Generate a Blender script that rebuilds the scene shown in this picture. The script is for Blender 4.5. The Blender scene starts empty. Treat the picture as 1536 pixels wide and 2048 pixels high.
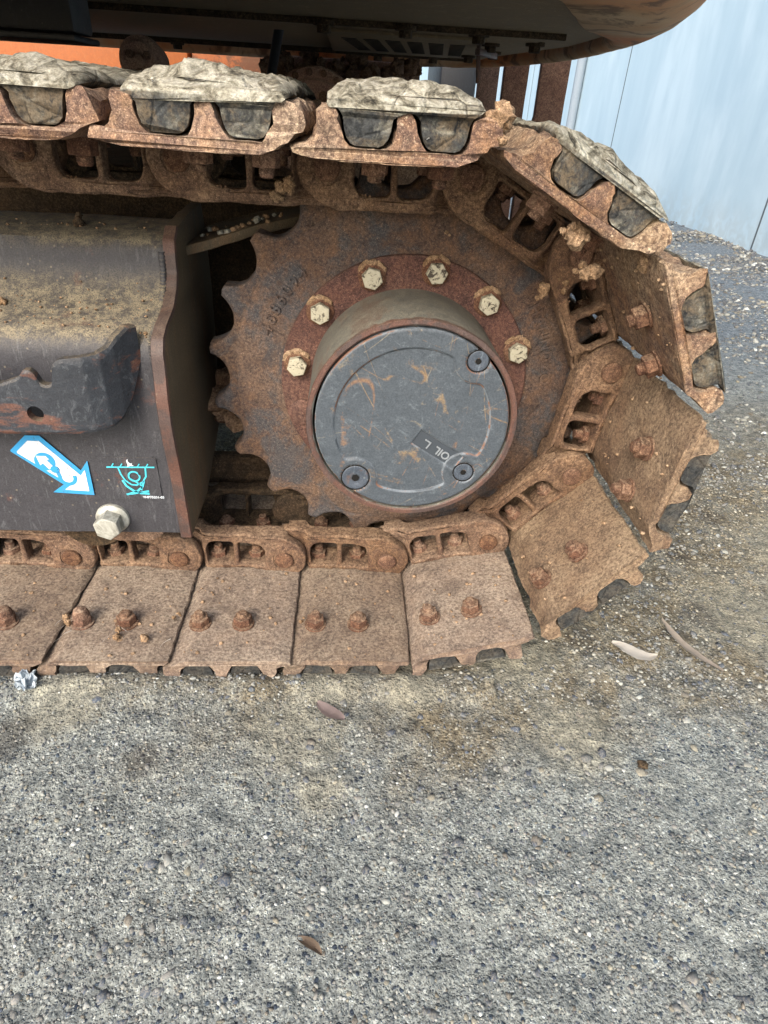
import bpy, bmesh, math, random
import numpy as np
from mathutils import Vector, Matrix, noise as mn
from mathutils.geometry import tessellate_polygon
PI = math.pi
R = math.radians
random.seed(7); rng = np.random.default_rng(7)
scene = bpy.context.scene
COL = scene.collection

# ------------------------------------------------------------------ camera
cam_d = bpy.data.cameras.new('camera'); cam = bpy.data.objects.new('camera', cam_d); COL.objects.link(cam)
PIT, YAW, ROLL = 0.5802, 0.0784, 0.0604
fw = Vector((math.sin(YAW)*math.cos(PIT), math.cos(YAW)*math.cos(PIT), -math.sin(PIT)))
rt = Vector((math.cos(YAW), -math.sin(YAW), 0)); up = rt.cross(fw)
r2 = rt*math.cos(ROLL)+up*math.sin(ROLL); u2 = r2.cross(fw)
m = Matrix((r2, u2, -fw)).transposed().to_4x4(); m.translation = Vector((-0.0802, -0.7479, 0.3194))
cam.matrix_world = m
cam_d.sensor_fit = 'VERTICAL'; cam_d.sensor_height = 24; cam_d.lens = 24*1252.3/2048
cam_d.clip_start = 0.02; cam_d.clip_end = 400
scene.camera = cam

# ------------------------------------------------------------------ light
SUN_EL, SUN_AZ = R(37), R(205)          # azimuth: direction the light comes from, clockwise from +Y
world = bpy.data.worlds.new('World'); scene.world = world; world.use_nodes = True
wn = world.node_tree; bg = wn.nodes['Background']
sky = wn.nodes.new('ShaderNodeTexSky'); sky.sky_type = 'NISHITA'; sky.sun_disc = False
sky.sun_elevation = SUN_EL; sky.sun_rotation = SUN_AZ; sky.air_density = 1.0; sky.dust_density = 4.0; sky.ozone_density = 1.0
wn.links.new(sky.outputs[0], bg.inputs[0]); bg.inputs[1].default_value = 0.15
sd = bpy.data.lights.new('sun', 'SUN'); sd.energy = 1.0; sd.angle = R(24); sd.color = (1, .965, .91)
sun = bpy.data.objects.new('sun', sd); COL.objects.link(sun)
sdir = Vector((math.sin(SUN_AZ)*math.cos(SUN_EL), math.cos(SUN_AZ)*math.cos(SUN_EL), math.sin(SUN_EL)))
sun.rotation_euler = sdir.to_track_quat('Z', 'Y').to_euler()
vs = scene.view_settings; vs.view_transform = 'Standard'; vs.look = 'None'; vs.gamma = 1; vs.use_curve_mapping = False
vs.exposure = 1.36

# ------------------------------------------------------------------ material helpers
def lin(c):
    f = lambda v: v/12.92 if v <= .04045 else ((v+.055)/1.055)**2.4
    return tuple(f(x/255) for x in c)+(1,)
class NT:
    def __init__(s, name):
        s.m = bpy.data.materials.new(name); s.m.use_nodes = True; s.t = s.m.node_tree
        s.b = s.t.nodes['Principled BSDF']; s.geo = s.t.nodes.new('ShaderNodeNewGeometry')
        s.pos = s.geo.outputs['Position']
    def n(s, t): return s.t.nodes.new(t)
    def l(s, a, b): s.t.links.new(a, b)
    def put(s, inp, v):
        if hasattr(v, 'is_linked'): s.l(v, inp)
        else: inp.default_value = v
    def noise(s, scale, detail=4, rough=.6, dist=0, vec=None):
        x = s.n('ShaderNodeTexNoise'); x.inputs['Scale'].default_value = scale; x.inputs['Detail'].default_value = detail
        x.inputs['Roughness'].default_value = rough; x.inputs['Distortion'].default_value = dist
        s.l(vec or s.pos, x.inputs['Vector']); return x.outputs['Fac']
    def voro(s, scale, feature='F1', out='Distance', vec=None, rnd=1):
        x = s.n('ShaderNodeTexVoronoi'); x.feature = feature; x.inputs['Scale'].default_value = scale
        x.inputs['Randomness'].default_value = rnd
        s.l(vec or s.pos, x.inputs['Vector']); return x.outputs[out]
    def map(s, sc=(1,1,1), rot=(0,0,0), loc=(0,0,0), vec=None):
        x = s.n('ShaderNodeMapping'); x.inputs['Scale'].default_value = sc; x.inputs['Rotation'].default_value = rot
        x.inputs['Location'].default_value = loc; s.l(vec or s.pos, x.inputs[0]); return x.outputs[0]
    def ramp(s, f, stops, interp='LINEAR'):
        x = s.n('ShaderNodeValToRGB'); cr = x.color_ramp; cr.interpolation = interp
        while len(cr.elements) > 1: cr.elements.remove(cr.elements[-1])
        for i, (p, c) in enumerate(stops):
            e = cr.elements[0] if i == 0 else cr.elements.new(p)
            e.position = p; e.color = c if len(c) == 4 else tuple(c)+(1,)
        s.l(f, x.inputs[0]); return x.outputs[0]
    def step(s, f, a, b):                     # smooth 0..1 between a and b
        x = s.n('ShaderNodeMapRange'); x.interpolation_type = 'SMOOTHSTEP'
        x.inputs[1].default_value = a; x.inputs[2].default_value = b; s.put(x.inputs[0], f); return x.outputs[0]
    def math(s, op, a, b=0.0, clamp=False):
        x = s.n('ShaderNodeMath'); x.operation = op; x.use_clamp = clamp; s.put(x.inputs[0], a); s.put(x.inputs[1], b); return x.outputs[0]
    def mix(s, f, a, b, mode='MIX'):
        x = s.n('ShaderNodeMix'); x.data_type = 'RGBA'; x.blend_type = mode
        s.put(x.inputs[0], f); s.put(x.inputs[6], a); s.put(x.inputs[7], b); return x.outputs[2]
    def upness(s, a=.2, b=.95):
        x = s.n('ShaderNodeSeparateXYZ'); s.l(s.geo.outputs['Normal'], x.inputs[0]); return s.step(x.outputs[2], a, b)
    def bump(s, h, strength=.5, dist=.002, prev=None):
        x = s.n('ShaderNodeBump'); x.inputs['Strength'].default_value = strength; x.inputs['Distance'].default_value = dist
        s.l(h, x.inputs['Height'])
        if prev: s.l(prev, x.inputs['Normal'])
        return x.outputs[0]
    def out(s, col, rough=.85, metal=0, normal=None, spec=.35):
        s.put(s.b.inputs['Base Color'], col); s.put(s.b.inputs['Roughness'], rough); s.put(s.b.inputs['Metallic'], metal)
        s.b.inputs['Specular IOR Level'].default_value = spec
        if normal: s.l(normal, s.b.inputs['Normal'])
        return s.m

def mat_rust(name, dark, rust, ochre, dust, dust_amt=.4, up_amt=.5, crumbs=.5, wear=None, speck=.85):
    """layered rust under dried mud and settled dust"""
    s = NT(name)
    n1 = s.noise(9, 5, .6, .3); n2 = s.noise(45, 8, .68, .4); n3 = s.noise(260, 5, .7); n4 = s.noise(900, 3, .7)
    c = s.ramp(s.math('ADD', s.math('MULTIPLY', n2, .75), s.math('MULTIPLY', n3, .25)), [(.3, lin(dark)), (.46, lin(rust)), (.62, lin(ochre)), (.75, lin(rust))])
    f = s.math('ADD', s.math('MULTIPLY', s.upness(.1, .95), up_amt), s.math('MULTIPLY', s.step(n1, .38, .66), dust_amt))
    f = s.math('MULTIPLY', f, s.math('ADD', s.step(n3, .36, .62), .3), True)
    dcol = s.mix(n2, tuple(x*.75 for x in lin(dust)[:3])+(1,), tuple(min(1, x*1.2) for x in lin(dust)[:3])+(1,))
    c = s.mix(f, c, dcol)
    if wear:
        c = s.mix(s.math('MULTIPLY', s.step(s.noise(13, 7, .72, .5), .46, .60), .75), c, lin(wear))
    c = s.mix(s.math('MULTIPLY', s.step(n4, .55, .75), .35), c, tuple(min(1, x*2.1) for x in lin(dust)[:3])+(1,))
    c = s.mix(speck, c, s.ramp(s.math('ADD', s.math('MULTIPLY', n3, .5), s.math('MULTIPLY', n4, .5)), [(.34, (.16, .15, .15)), (.5, (.90, .90, .90)), (.64, (1.8, 1.75, 1.66))]), 'MULTIPLY')
    c = s.mix(s.math('MULTIPLY', s.step(s.noise(17, 6, .7, .6), .52, .66), .45), c, tuple(x*.62 for x in lin(rust)[:3])+(1,))
    oi = s.n('ShaderNodeObjectInfo'); hs = s.n('ShaderNodeHueSaturation'); s.l(c, hs.inputs['Color'])
    mr = s.n('ShaderNodeMapRange'); mr.inputs[3].default_value = .86; mr.inputs[4].default_value = 1.08; s.l(oi.outputs['Random'], mr.inputs[0]); s.l(mr.outputs[0], hs.inputs['Value'])
    mr2 = s.n('ShaderNodeMapRange'); mr2.inputs[3].default_value = 1.04; mr2.inputs[4].default_value = .92; s.l(oi.outputs['Random'], mr2.inputs[0]); s.l(mr2.outputs[0], hs.inputs['Saturation']); c = hs.outputs[0]
    # pale crumbs
    v = s.voro(150); cr = s.math('MULTIPLY', s.step(v, .22, .1), s.step(s.noise(20, 3), .5, .64))
    c = s.mix(s.math('MULTIPLY', cr, crumbs), c, tuple(min(1, x*1.35) for x in lin(dust)[:3])+(1,))
    nb = s.bump(n2, .55, .004); nb = s.bump(n3, .7, .0016, nb); nb = s.bump(n4, .5, .0006, nb)
    return s.out(c, .92, 0, nb, .2)

def mat_paint(name, base, scuff, rust, dust, rust_amt=.5, dust_up=.7, rust_th=.56, streak=(1, 1, 1), rough=.55):
    """dark paint, scuffed, with rust patches"""
    s = NT(name)
    v = s.map(streak)
    n1 = s.noise(14, 7, .65, .6, v); n2 = s.noise(60, 8, .7, .8, v); n3 = s.noise(420, 4, .7)
    c = s.mix(n2, tuple(x*.6 for x in lin(base)[:3])+(1,), tuple(x*1.35 for x in lin(base)[:3])+(1,))
    sc = s.step(s.noise(38, 10, .8, 1.2, s.map((3*streak[0], 1, .6*streak[2]), (0, .5, .3))), .53, .66)
    c = s.mix(s.math('MULTIPLY', sc, .6), c, lin(scuff))
    rm = s.step(s.math('ADD', s.math('MULTIPLY', n1, .7), s.math('MULTIPLY', n2, .3)), rust_th, rust_th+.07)
    c = s.mix(s.math('MULTIPLY', rm, rust_amt), c, s.mix(n3, lin(rust), tuple(x*.55 for x in lin(rust)[:3])+(1,)))
    nd = s.noise(70, 9, .8); ng = s.noise(650, 3, .7)
    df = s.math('MULTIPLY', s.math('MULTIPLY', s.upness(.15, .9), dust_up), s.math('ADD', s.math('MULTIPLY', s.step(nd, .38, .6), s.step(ng, .36, .5)), .22), True)
    c = s.mix(df, c, s.mix(nd, tuple(x*.5 for x in lin(dust)[:3])+(1,), tuple(x*1.15 for x in lin(dust)[:3])+(1,)))
    c = s.mix(.6, c, s.ramp(ng, [(.32, (.4, .4, .4)), (.5, (1, 1, 1)), (.68, (1.5, 1.48, 1.44))]), 'MULTIPLY')
    c = s.mix(s.math('MULTIPLY', s.math('MULTIPLY', s.step(s.voro(120), .2, .1), s.step(n1, .5, .6)), .6), c, lin(dust))
    nb = s.bump(n2, .35, .0015); nb = s.bump(n3, .5, .0006, nb); nb = s.bump(ng, .5, .0005, nb)
    return s.out(c, s.math('ADD', s.math('MULTIPLY', df, .3), s.math('ADD', s.math('MULTIPLY', n2, .3), rough-.15)), 0, nb, .4)

M = {}
M['shoe']   = mat_rust('muddy_shoe_steel', (66,56,50), (100,84,74), (126,106,88), (146,132,115), .6, .5, .6, speck=.5)
M['shoe_sand'] = mat_rust('sandy_shoe_steel', (68,57,50), (104,85,71), (132,109,88), (150,132,110), .65, .5, .8, speck=.6)
M['shoe_top'] = mat_rust('rusty_shoe_steel', (58,46,41), (104,81,70), (140,108,82), (164,146,122), .6, .35, .9, speck=.75)
M['link']   = mat_rust('rusty_link_steel', (48,39,34), (92,71,58), (120,94,72), (146,124,102), .4, .4, .5, speck=.65)
M['sprocket'] = mat_rust('rusty_sprocket_steel', (46,41,39), (84,68,60), (106,80,60), (118,104,90), .3, .2, .5, speck=.6, wear=(66,71,76))
M['ring']   = mat_rust('red_rust_flange', (54,40,38), (86,62,56), (100,70,60), (116,96,82), .2, .25, .2)
M['pin']    = mat_rust('rusty_pin_end', (58,42,34), (94,68,54), (112,84,64), (134,112,92), .2, .2, .2)
M['pale_rust'] = mat_rust('dusty_pale_rust', (96,74,66), (150,116,104), (170,136,116), (180,160,138), .5, .4, .4)
M['nut']    = mat_rust('rusty_nut', (52,38,33), (96,68,55), (114,84,66), (140,120,100), .3, .5, .3)
M['mud']    = mat_rust('dried_mud', (92,72,54), (130,104,78), (148,122,94), (162,140,114), .5, .3, .8)
M['grime_shade']  = mat_rust('greasy_shaded_steel', (32,27,22), (52,43,33), (76,60,44), (98,84,66), .3, .3, .4)  # greasy steel; its dark tone also paints shade on far links and inner parts
M['hub']    = mat_paint('hub_paint', (92,92,86), (126,126,116), (104,72,56), (124,120,106), .6, .7, .52, (1, .25, 1))
M['cover']  = mat_paint('slate_cover_paint', (66,74,84), (112,124,134), (122,88,62), (120,124,124), .55, .2, .57)
M['frame']  = mat_paint('charcoal_frame_paint', (56,56,60), (100,102,104), (110,70,56), (140,130,108), .45, .9, .57)
M['bracket'] = mat_paint('slate_bracket_paint', (44,48,54), (86,90,94), (110,74,60), (120,108,88), .85, .6, .49, (.5, 1, 1.6))
M['edge']   = mat_paint('rust_red_edge', (74,60,56), (104,92,86), (106,74,62), (120,104,88), .7, .4, .46)
M['plate_side'] = mat_paint('grimy_plate_side', (84,74,58), (104,92,72), (112,84,58), (122,106,84), .4, .5, .52, (1, 1, .25), .8)
M['under']  = mat_paint('dark_underside', (116,100,76), (150,134,108), (118,90,62), (120,110,96), .3, 0, .58, (.4, 1.5, 1), .8)
M['black']  = mat_paint('black_box_paint', (26,28,32), (44,48,54), (60,46,38), (60,58,54), .2, .2, .62)
M['orange_dirty'] = mat_paint('grimy_orange_paint', (150,82,38), (166,112,70), (92,62,42), (118,96,72), .8, .2, .48)
M['orange'] = mat_paint('orange_paint', (156,86,38), (170,112,66), (128,74,40), (150,120,86), .35, .2, .60)
def mat_cw():
    s = NT('dirty_orange_counterweight')
    n1 = s.noise(3.2, 7, .6, .9); n2 = s.noise(11, 7, .65, .8); n3 = s.noise(300, 4)
    c = s.ramp(n1, [(.38, lin((198,130,78))), (.5, lin((190,150,110))), (.62, lin((200,174,138)))])
    c = s.mix(s.math('MULTIPLY', s.step(n2, .5, .62), .75), c, lin((84,60,42)))
    c = s.mix(s.math('MULTIPLY', s.step(n3, .56, .68), .5), c, lin((150,134,108)))
    return s.out(c, .7, 0, s.bump(n2, .5, .003), .3)
M['cw'] = mat_cw()
def mat_rubber(name, dusty, tanamt=.9):
    s = NT(name)
    st = s.map((1, .22, 1.5))
    n1 = s.noise(28, 8, .7, .6); n2 = s.noise(110, 8, .75, .8); n3 = s.noise(60, 6, .7, 1.2, st)
    c = s.ramp(n2, [(.35, lin((34,36,38))), (.6, lin((66,68,68))), (.75, lin((86,84,78)))])
    d1 = s.ramp(n3, [(.34, lin((44,42,37))), (.45, lin((112,108,94))), (.54, lin((150,147,132))), (.7, lin((180,178,166)))])
    up_ = s.upness(.0, .7)
    f = s.math('MULTIPLY', s.math('ADD', up_, s.math('MULTIPLY', s.math('SUBTRACT', s.noise(42, 6, .75, .6), .5), 2.4)), dusty, True)
    tan = s.mix(n2, lin((62,56,48)), lin((118,104,84)))
    c = s.mix(s.math('MULTIPLY', s.math('MULTIPLY', s.step(n1, .42, .58), s.step(n2, .36, .54)), tanamt), c, tan)
    c = s.mix(f, c, d1)
    ck = s.voro(34, 'DISTANCE_TO_EDGE', 'Distance', s.map((1, .5, 1), vec=None))
    crack = s.math('MULTIPLY', s.step(ck, .030, .0), s.step(n1, .50, .62))
    c = s.mix(s.math('MULTIPLY', crack, .8), c, lin((50,46,40)))
    c = s.mix(.8, c, s.ramp(s.noise(420, 5, .75), [(.34, (.45, .44, .42)), (.52, (1, 1, 1)), (.66, (1.35, 1.33, 1.28))]), 'MULTIPLY')
    nb = s.bump(n3, .5, .004); nb = s.bump(n2, .6, .002, nb); nb = s.bump(s.step(ck, 0, .06), .4, .003, nb)
    return s.out(c, .95, 0, nb, .15)
M['rubber'] = mat_rubber('worn_dusty_rubber', 1.0)
M['rubber_low'] = mat_rubber('worn_black_rubber', .2, .3)
def mat_whitebolt():
    s = NT('chipped_white_marker_paint')
    n = s.noise(120, 6, .75, .8); n2 = s.noise(300, 5, .8)
    c = s.mix(s.step(n, .52, .60), s.mix(n2, lin((146,140,118)), lin((192,188,168))), lin((66,60,52)))
    return s.out(c, .7, 0, s.bump(n2, .4, .0005), .3)
M['white'] = mat_whitebolt()
def mat_zinc():
    s = NT('weathered_zinc')
    n = s.noise(60, 6, .7, .6); n2 = s.noise(400, 3)
    c = s.ramp(n, [(.35, lin((120,118,108))), (.55, lin((168,168,158))), (.7, lin((188,188,180)))])
    return s.out(c, .6, .25, s.bump(n2, .4, .0005), .4)
M['zinc'] = mat_zinc()
def mat_plain(name, col, rough=.6, amt=.15, scale=60, bump=.3):
    s = NT(name); n = s.noise(scale, 6, .7)
    c = s.mix(n, tuple(x*(1-amt) for x in lin(col)[:3])+(1,), tuple(min(1, x*(1+amt)) for x in lin(col)[:3])+(1,))
    return s.out(c, rough, 0, s.bump(n, bump, .001), .3)
def mat_decal(name, col):
    s = NT(name)
    n = s.noise(130, 6, .75, .7); n2 = s.noise(35, 4)
    c = s.mix(s.math('MULTIPLY', s.step(n, .56, .64), .7), lin(col), s.mix(n2, lin(col), lin((110,108,104))))
    sc = s.step(s.noise(60, 3, .5, 2, s.map((6, 1, 1), (0, .7, 0))), .68, .71)
    return s.out(s.mix(sc, c, lin((58,56,56))), .45, 0, None, .4)
M['d_blue'] = mat_decal('blue_decal_film', (52,140,190)); M['d_white'] = mat_decal('white_decal_film', (206,214,220)); M['d_cyan'] = mat_decal('cyan_decal_ink', (72,186,206))
M['d_black'] = mat_decal('dark_decal_film', (58,56,62))
M['letter'] = M['sprocket']
M['silver'] = mat_plain('worn_bright_edge', (126,132,136), .5)
M['hole'] = mat_plain('cavity_shade_grease', (14,13,12), .8)  # near-black: grease ring at screws, painted shade in slots and sockets
M['leaf_white'] = mat_plain('bleached_leaf', (206,200,190), .7, .12, 90); M['leaf_grey'] = mat_plain('dry_grey_leaf', (166,156,144), .8, .2, 90)
M['leaf_pink'] = mat_plain('pinkish_leaf', (150,134,130), .7, .2, 90); M['leaf_brown'] = mat_plain('brown_leaf', (124,108,92), .8, .2, 90)
M['foil'] = mat_plain('crumpled_foil_plastic', (158,168,174), .3, .3, 120)
M['bar'] = mat_rust('brown_upright_steel', (60,44,38), (90,66,54), (104,78,64), (118,96,80), .3, .2, .1)
def mat_wall():
    s = NT('pale_blue_grey_painted_concrete')
    st = s.noise(5, 6, .6, .3, s.map((1, 1, .18))); n2 = s.noise(14, 7, .6, .5); n3 = s.noise(260, 4)
    c = s.mix(st, lin((150,176,192)), lin((182,204,214)))
    c = s.mix(s.math('MULTIPLY', s.step(s.noise(1.6, 5, .55, .4, s.map((1, 1, .5))), .45, .65), .45), c, lin((200,218,226)))
    x = s.n('ShaderNodeSeparateXYZ'); s.l(s.pos, x.inputs[0])
    low = s.math('MULTIPLY', s.step(x.outputs[2], .0, -.32), s.step(n2, .35, .6))
    c = s.mix(s.math('MULTIPLY', low, .35), c, lin((150,156,156)))
    return s.out(c, .75, 0, s.bump(s.noise(3, 4), .3, .01), .3)
M['wall'] = mat_wall()

# patches of dust and oil on the ground: x, y, radius, tint
DUST = [(-.13,-.27,.055), (.205,-.275,.05), (-.10,-.20,.04), (.01,-.20,.035), (-.42,-.22,.05), (.15,-.15,.06), (-.10,-.34,.03), (.55,-.06,.09), (.75,.1,.12)]
OIL = [(.265,-.11,.022), (.47,-.05,.028), (.41,-.10,.018), (.50,.10,.03), (.62,.22,.03), (-.47,-.27,.03), (-.3,-.3,.02)]
def mat_ground():
    s = NT('aggregate_gravel_ground')
    xyz = s.n('ShaderNodeSeparateXYZ'); s.l(s.pos, xyz.inputs[0])
    flat = s.n('ShaderNodeCombineXYZ'); s.l(xyz.outputs[0], flat.inputs[0]); s.l(xyz.outputs[1], flat.inputs[1]); fv = flat.outputs[0]
    warp = s.n('ShaderNodeVectorMath'); warp.operation = 'ADD'
    nz = s.n('ShaderNodeTexNoise'); nz.inputs['Scale'].default_value = 90; s.l(fv, nz.inputs['Vector'])
    sc = s.n('ShaderNodeVectorMath'); sc.operation = 'SCALE'; sc.inputs['Scale'].default_value = .006; s.l(nz.outputs['Color'], sc.inputs[0])
    s.l(fv, warp.inputs[0]); s.l(sc.outputs[0], warp.inputs[1]); wv = warp.outputs[0]
    def stones(scale):
        v = s.n('ShaderNodeTexVoronoi'); v.inputs['Scale'].default_value = scale; s.l(wv, v.inputs['Vector'])
        g = s.n('ShaderNodeSeparateColor'); s.l(v.outputs['Color'], g.inputs[0])
        return v.outputs['Distance'], g.outputs[0], g.outputs[1]
    d1, a1, b1 = stones(190); d2, a2, b2 = stones(420)
    big = s.noise(2.6, 6, .65, .4, fv); mid = s.noise(16, 6, .7, .3, fv); fine = s.noise(700, 4, .7, 0, fv)
    matrix = s.ramp(fine, [(.3, lin((112,108,100))), (.5, lin((150,148,140))), (.7, lin((184,184,176)))])
    s1 = s.ramp(a1, [(0, lin((76,82,92))), (.14, lin((96,104,112))), (.2, lin((138,138,134))), (.5, lin((156,154,146))), (.75, lin((178,176,168))), (1, lin((206,206,200)))], 'CONSTANT')
    s2 = s.ramp(a2, [(0, lin((92,96,102))), (.2, lin((132,132,126))), (.6, lin((164,162,154))), (.9, lin((200,200,194)))], 'CONSTANT')
    c = s.mix(s.step(d2, .5, .3), matrix, s2)
    c = s.mix(s.math('MULTIPLY', s.step(d1, .48, .34), s.step(b1, .45, .5)), c, s1)
    # warm soil near and behind the machine
    dirt = s.ramp(s.noise(120, 6, .75, 0, fv), [(.32, lin((72,58,42))), (.5, lin((126,108,82))), (.68, lin((170,152,124)))])
    yy = s.math('ADD', xyz.outputs[1], s.math('MULTIPLY', s.math('SUBTRACT', big, .5), .9))
    near = s.math('MULTIPLY', s.step(yy, -.36, -.14), s.step(yy, 1.1, .3))
    c = s.mix(s.math('MULTIPLY', near, s.math('ADD', s.math('MULTIPLY', s.step(mid, .35, .62), .45), .42)), c, dirt)
    far = s.step(xyz.outputs[1], .5, 1.5)
    c = s.mix(s.math('MULTIPLY', far, .75), c, s.ramp(s.noise(70, 7, .85, 0, fv), [(.36, lin((70,76,86))), (.5, lin((120,126,134))), (.62, lin((176,182,188)))]))
    c = s.mix(s.math('MULTIPLY', s.step(mid, .55, .72), .28), c, lin((98,98,96)))
    def blob(lst, edge):
        acc = None
        for (bx, by, br) in lst:
            d = s.n('ShaderNodeVectorMath'); d.operation = 'DISTANCE'; s.l(fv, d.inputs[0]); d.inputs[1].default_value = (bx, by, 0)
            dd = s.math('ADD', d.outputs['Value'], s.math('MULTIPLY', s.math('SUBTRACT', s.noise(30, 5, .7, .4, fv), .5), br*1.8))
            f = s.step(dd, br*(1+edge), br*(1-edge))
            acc = f if acc is None else s.math('MAXIMUM', acc, f)
        return acc
    c = s.mix(s.math('MULTIPLY', blob(DUST, .55), .75), c, s.mix(mid, lin((138,128,110)), lin((180,170,150))))
    c = s.mix(1.0, c, (.62, .675, .70, 1), 'MULTIPLY')
    mo = s.noise(48, 7, .8, .2, fv); c = s.mix(.9, c, s.ramp(mo, [(.36, (.42, .46, .50)), (.5, (1, 1, 1)), (.62, (1.5, 1.5, 1.45))]), 'MULTIPLY')
    c = s.mix(.9, c, s.ramp(s.noise(260, 5, .8, 0, fv), [(.36, (.32, .33, .35)), (.5, (1, 1, 1)), (.66, (1.5, 1.5, 1.5))]), 'MULTIPLY')
    c = s.mix(s.math('MULTIPLY', blob(OIL, .5), .55), c, lin((58,54,50)))
    h = s.math('ADD', s.math('MULTIPLY', s.step(d1, .5, .15), .7), s.math('MULTIPLY', s.step(d2, .5, .15), .4))
    nb = s.bump(mid, .5, .006); nb = s.bump(h, .7, .0028, nb); nb = s.bump(fine, .5, .001, nb)
    return s.out(c, .93, 0, nb, .2)
M['ground'] = mat_ground()
def mat_stones():
    s = NT('loose_stone_chips')
    a = s.n('ShaderNodeAttribute'); a.attribute_name = 'Col'
    n = s.noise(500, 5, .7)
    c = s.mix(s.step(n, .4, .7), a.outputs['Color'], s.mix(.45, a.outputs['Color'], lin((176,168,150))))
    return s.out(c, .88, 0, s.bump(n, .5, .001), .25)
M['stones'] = mat_stones()

# ------------------------------------------------------------------ object helpers
def link_obj(name, me, mat=None):
    o = bpy.data.objects.new(name, me); COL.objects.link(o)
    if mat is not None and len(me.materials) == 0: me.materials.append(mat)
    return o
def smooth(me, ang=35):
    me.polygons.foreach_set('use_smooth', [True]*len(me.polygons)); me.set_sharp_from_angle(angle=R(ang)); me.update()
def bm_mesh(bm, name, ang=35):
    bmesh.ops.recalc_face_normals(bm, faces=bm.faces[:])
    me = bpy.data.meshes.new(name); bm.to_mesh(me); bm.free(); smooth(me, ang); return me
WM = {}
def place(o, mw, parent=None):
    """give o the world matrix mw, below parent (itself placed with this function)"""
    WM[o.name] = mw.copy()
    if parent: o.parent = parent; o.matrix_local = WM[parent.name].inverted() @ mw
    else: o.matrix_local = mw
    return o
def part(name, me, mat, mw, parent, label=None, kind=None):
    o = link_obj(name, me, mat); place(o, mw, parent)
    if label: o['label'] = label
    if kind: o['kind'] = kind
    return o
def thing(name, label, cat, loc, group=None):
    o = bpy.data.objects.new(name, None); COL.objects.link(o); o.empty_display_size = .05
    place(o, Matrix.Translation(loc)); o['label'] = label; o['category'] = cat
    if group: o['group'] = group
    return o
T = Matrix.Translation
ID = Matrix.Identity(4)
FACE = Matrix(((1,0,0,0), (0,0,-1,0), (0,1,0,0), (0,0,0,1)))      # local x->X, y->Z, z->-Y (towards the camera side)
def curve_mesh(splines, depth, bevel=0, res=1, name='plate', smooth_ang=35):
    """filled 2D outlines (first outer, others holes) with thickness depth (centred) and a small bevel"""
    cu = bpy.data.curves.new(name, 'CURVE'); cu.dimensions = '2D'; cu.fill_mode = 'BOTH'
    cu.extrude = max(depth/2-bevel, 0); cu.bevel_depth = bevel; cu.bevel_resolution = res; cu.offset = -bevel
    for pts in splines:
        sp = cu.splines.new('POLY'); sp.points.add(len(pts)-1); sp.use_cyclic_u = True
        for i, p in enumerate(pts): sp.points[i].co = (p[0], p[1], 0, 1)
    ob = bpy.data.objects.new(name, cu); COL.objects.link(ob)
    dg = bpy.context.evaluated_depsgraph_get(); me = bpy.data.meshes.new_from_object(ob.evaluated_get(dg))
    bpy.data.objects.remove(ob); bpy.data.curves.remove(cu)
    me.materials.clear(); bm = bmesh.new(); bm.from_mesh(me); bmesh.ops.remove_doubles(bm, verts=bm.verts, dist=1e-5); bm.to_mesh(me); bm.free()
    smooth(me, smooth_ang); return me
def text_mesh(txt, size, depth=.001, name='text', bold=0.0):
    cu = bpy.data.curves.new(name, 'FONT'); cu.body = txt; cu.size = size; cu.extrude = depth/2; cu.align_x = 'CENTER'; cu.align_y = 'CENTER'
    cu.offset = bold; cu.resolution_u = 3
    ob = bpy.data.objects.new(name, cu); COL.objects.link(ob)
    dg = bpy.context.evaluated_depsgraph_get(); me = bpy.data.meshes.new_from_object(ob.evaluated_get(dg))
    bpy.data.objects.remove(ob); bpy.data.curves.remove(cu); me.materials.clear(); return me
def join_meshes(items, name, ang=35):
    bm = bmesh.new()
    for me, mw in items:
        n0 = len(bm.verts); bm.from_mesh(me); bm.verts.ensure_lookup_table()
        for v in bm.verts[n0:]: v.co = mw @ v.co
    out = bpy.data.meshes.new(name); bm.to_mesh(out); bm.free(); smooth(out, ang); return out
def circ(cx, cy, r, n=24, a0=0, ry=None): return [(cx+r*math.cos(a0+2*PI*i/n), cy+(ry or r)*math.sin(a0+2*PI*i/n)) for i in range(n)]
def rrect(x0, y0, x1, y1, r, n=5):
    o = []
    for (cx, cy, a) in ((x1-r, y1-r, 0), (x0+r, y1-r, 90), (x0+r, y0+r, 180), (x1-r, y0+r, 270)):
        for i in range(n+1): t = R(a+90*i/n); o.append((cx+r*math.cos(t), cy+r*math.sin(t)))
    return o
def lathe(prof, n=48, name='lathe', ang=35, jitter=0):
    """prof: (radius, height along z) list, first/last closed when radius 0"""
    bm = bmesh.new(); rings = []
    for r, h in prof:
        if r < 1e-6: rings.append([bm.verts.new((0, 0, h))])
        else: rings.append([bm.verts.new((r*math.cos(2*PI*i/n), r*math.sin(2*PI*i/n), h)) for i in range(n)])
    for a, b in zip(rings, rings[1:]):
        for i in range(n):
            j = (i+1) % n
            if len(a) == 1 and len(b) > 1: bm.faces.new((a[0], b[i], b[j]))
            elif len(b) == 1 and len(a) > 1: bm.faces.new((a[i], a[j], b[0]))
            elif len(a) > 1: bm.faces.new((a[i], a[j], b[j], b[i]))
    if jitter:
        for v in bm.verts: v.co += Vector([mn.noise(v.co*60+Vector((k*9, 3, 7))) for k in range(3)])*jitter
    return bm_mesh(bm, name, ang)
def densify(pts, d):
    o = []
    for a, b in zip(pts, pts[1:]+pts[:1]):
        L = math.hypot(b[0]-a[0], b[1]-a[1]); k = max(1, int(round(L/d)))
        for i in range(k): o.append((a[0]+(b[0]-a[0])*i/k, a[1]+(b[1]-a[1])*i/k))
    return o
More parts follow.
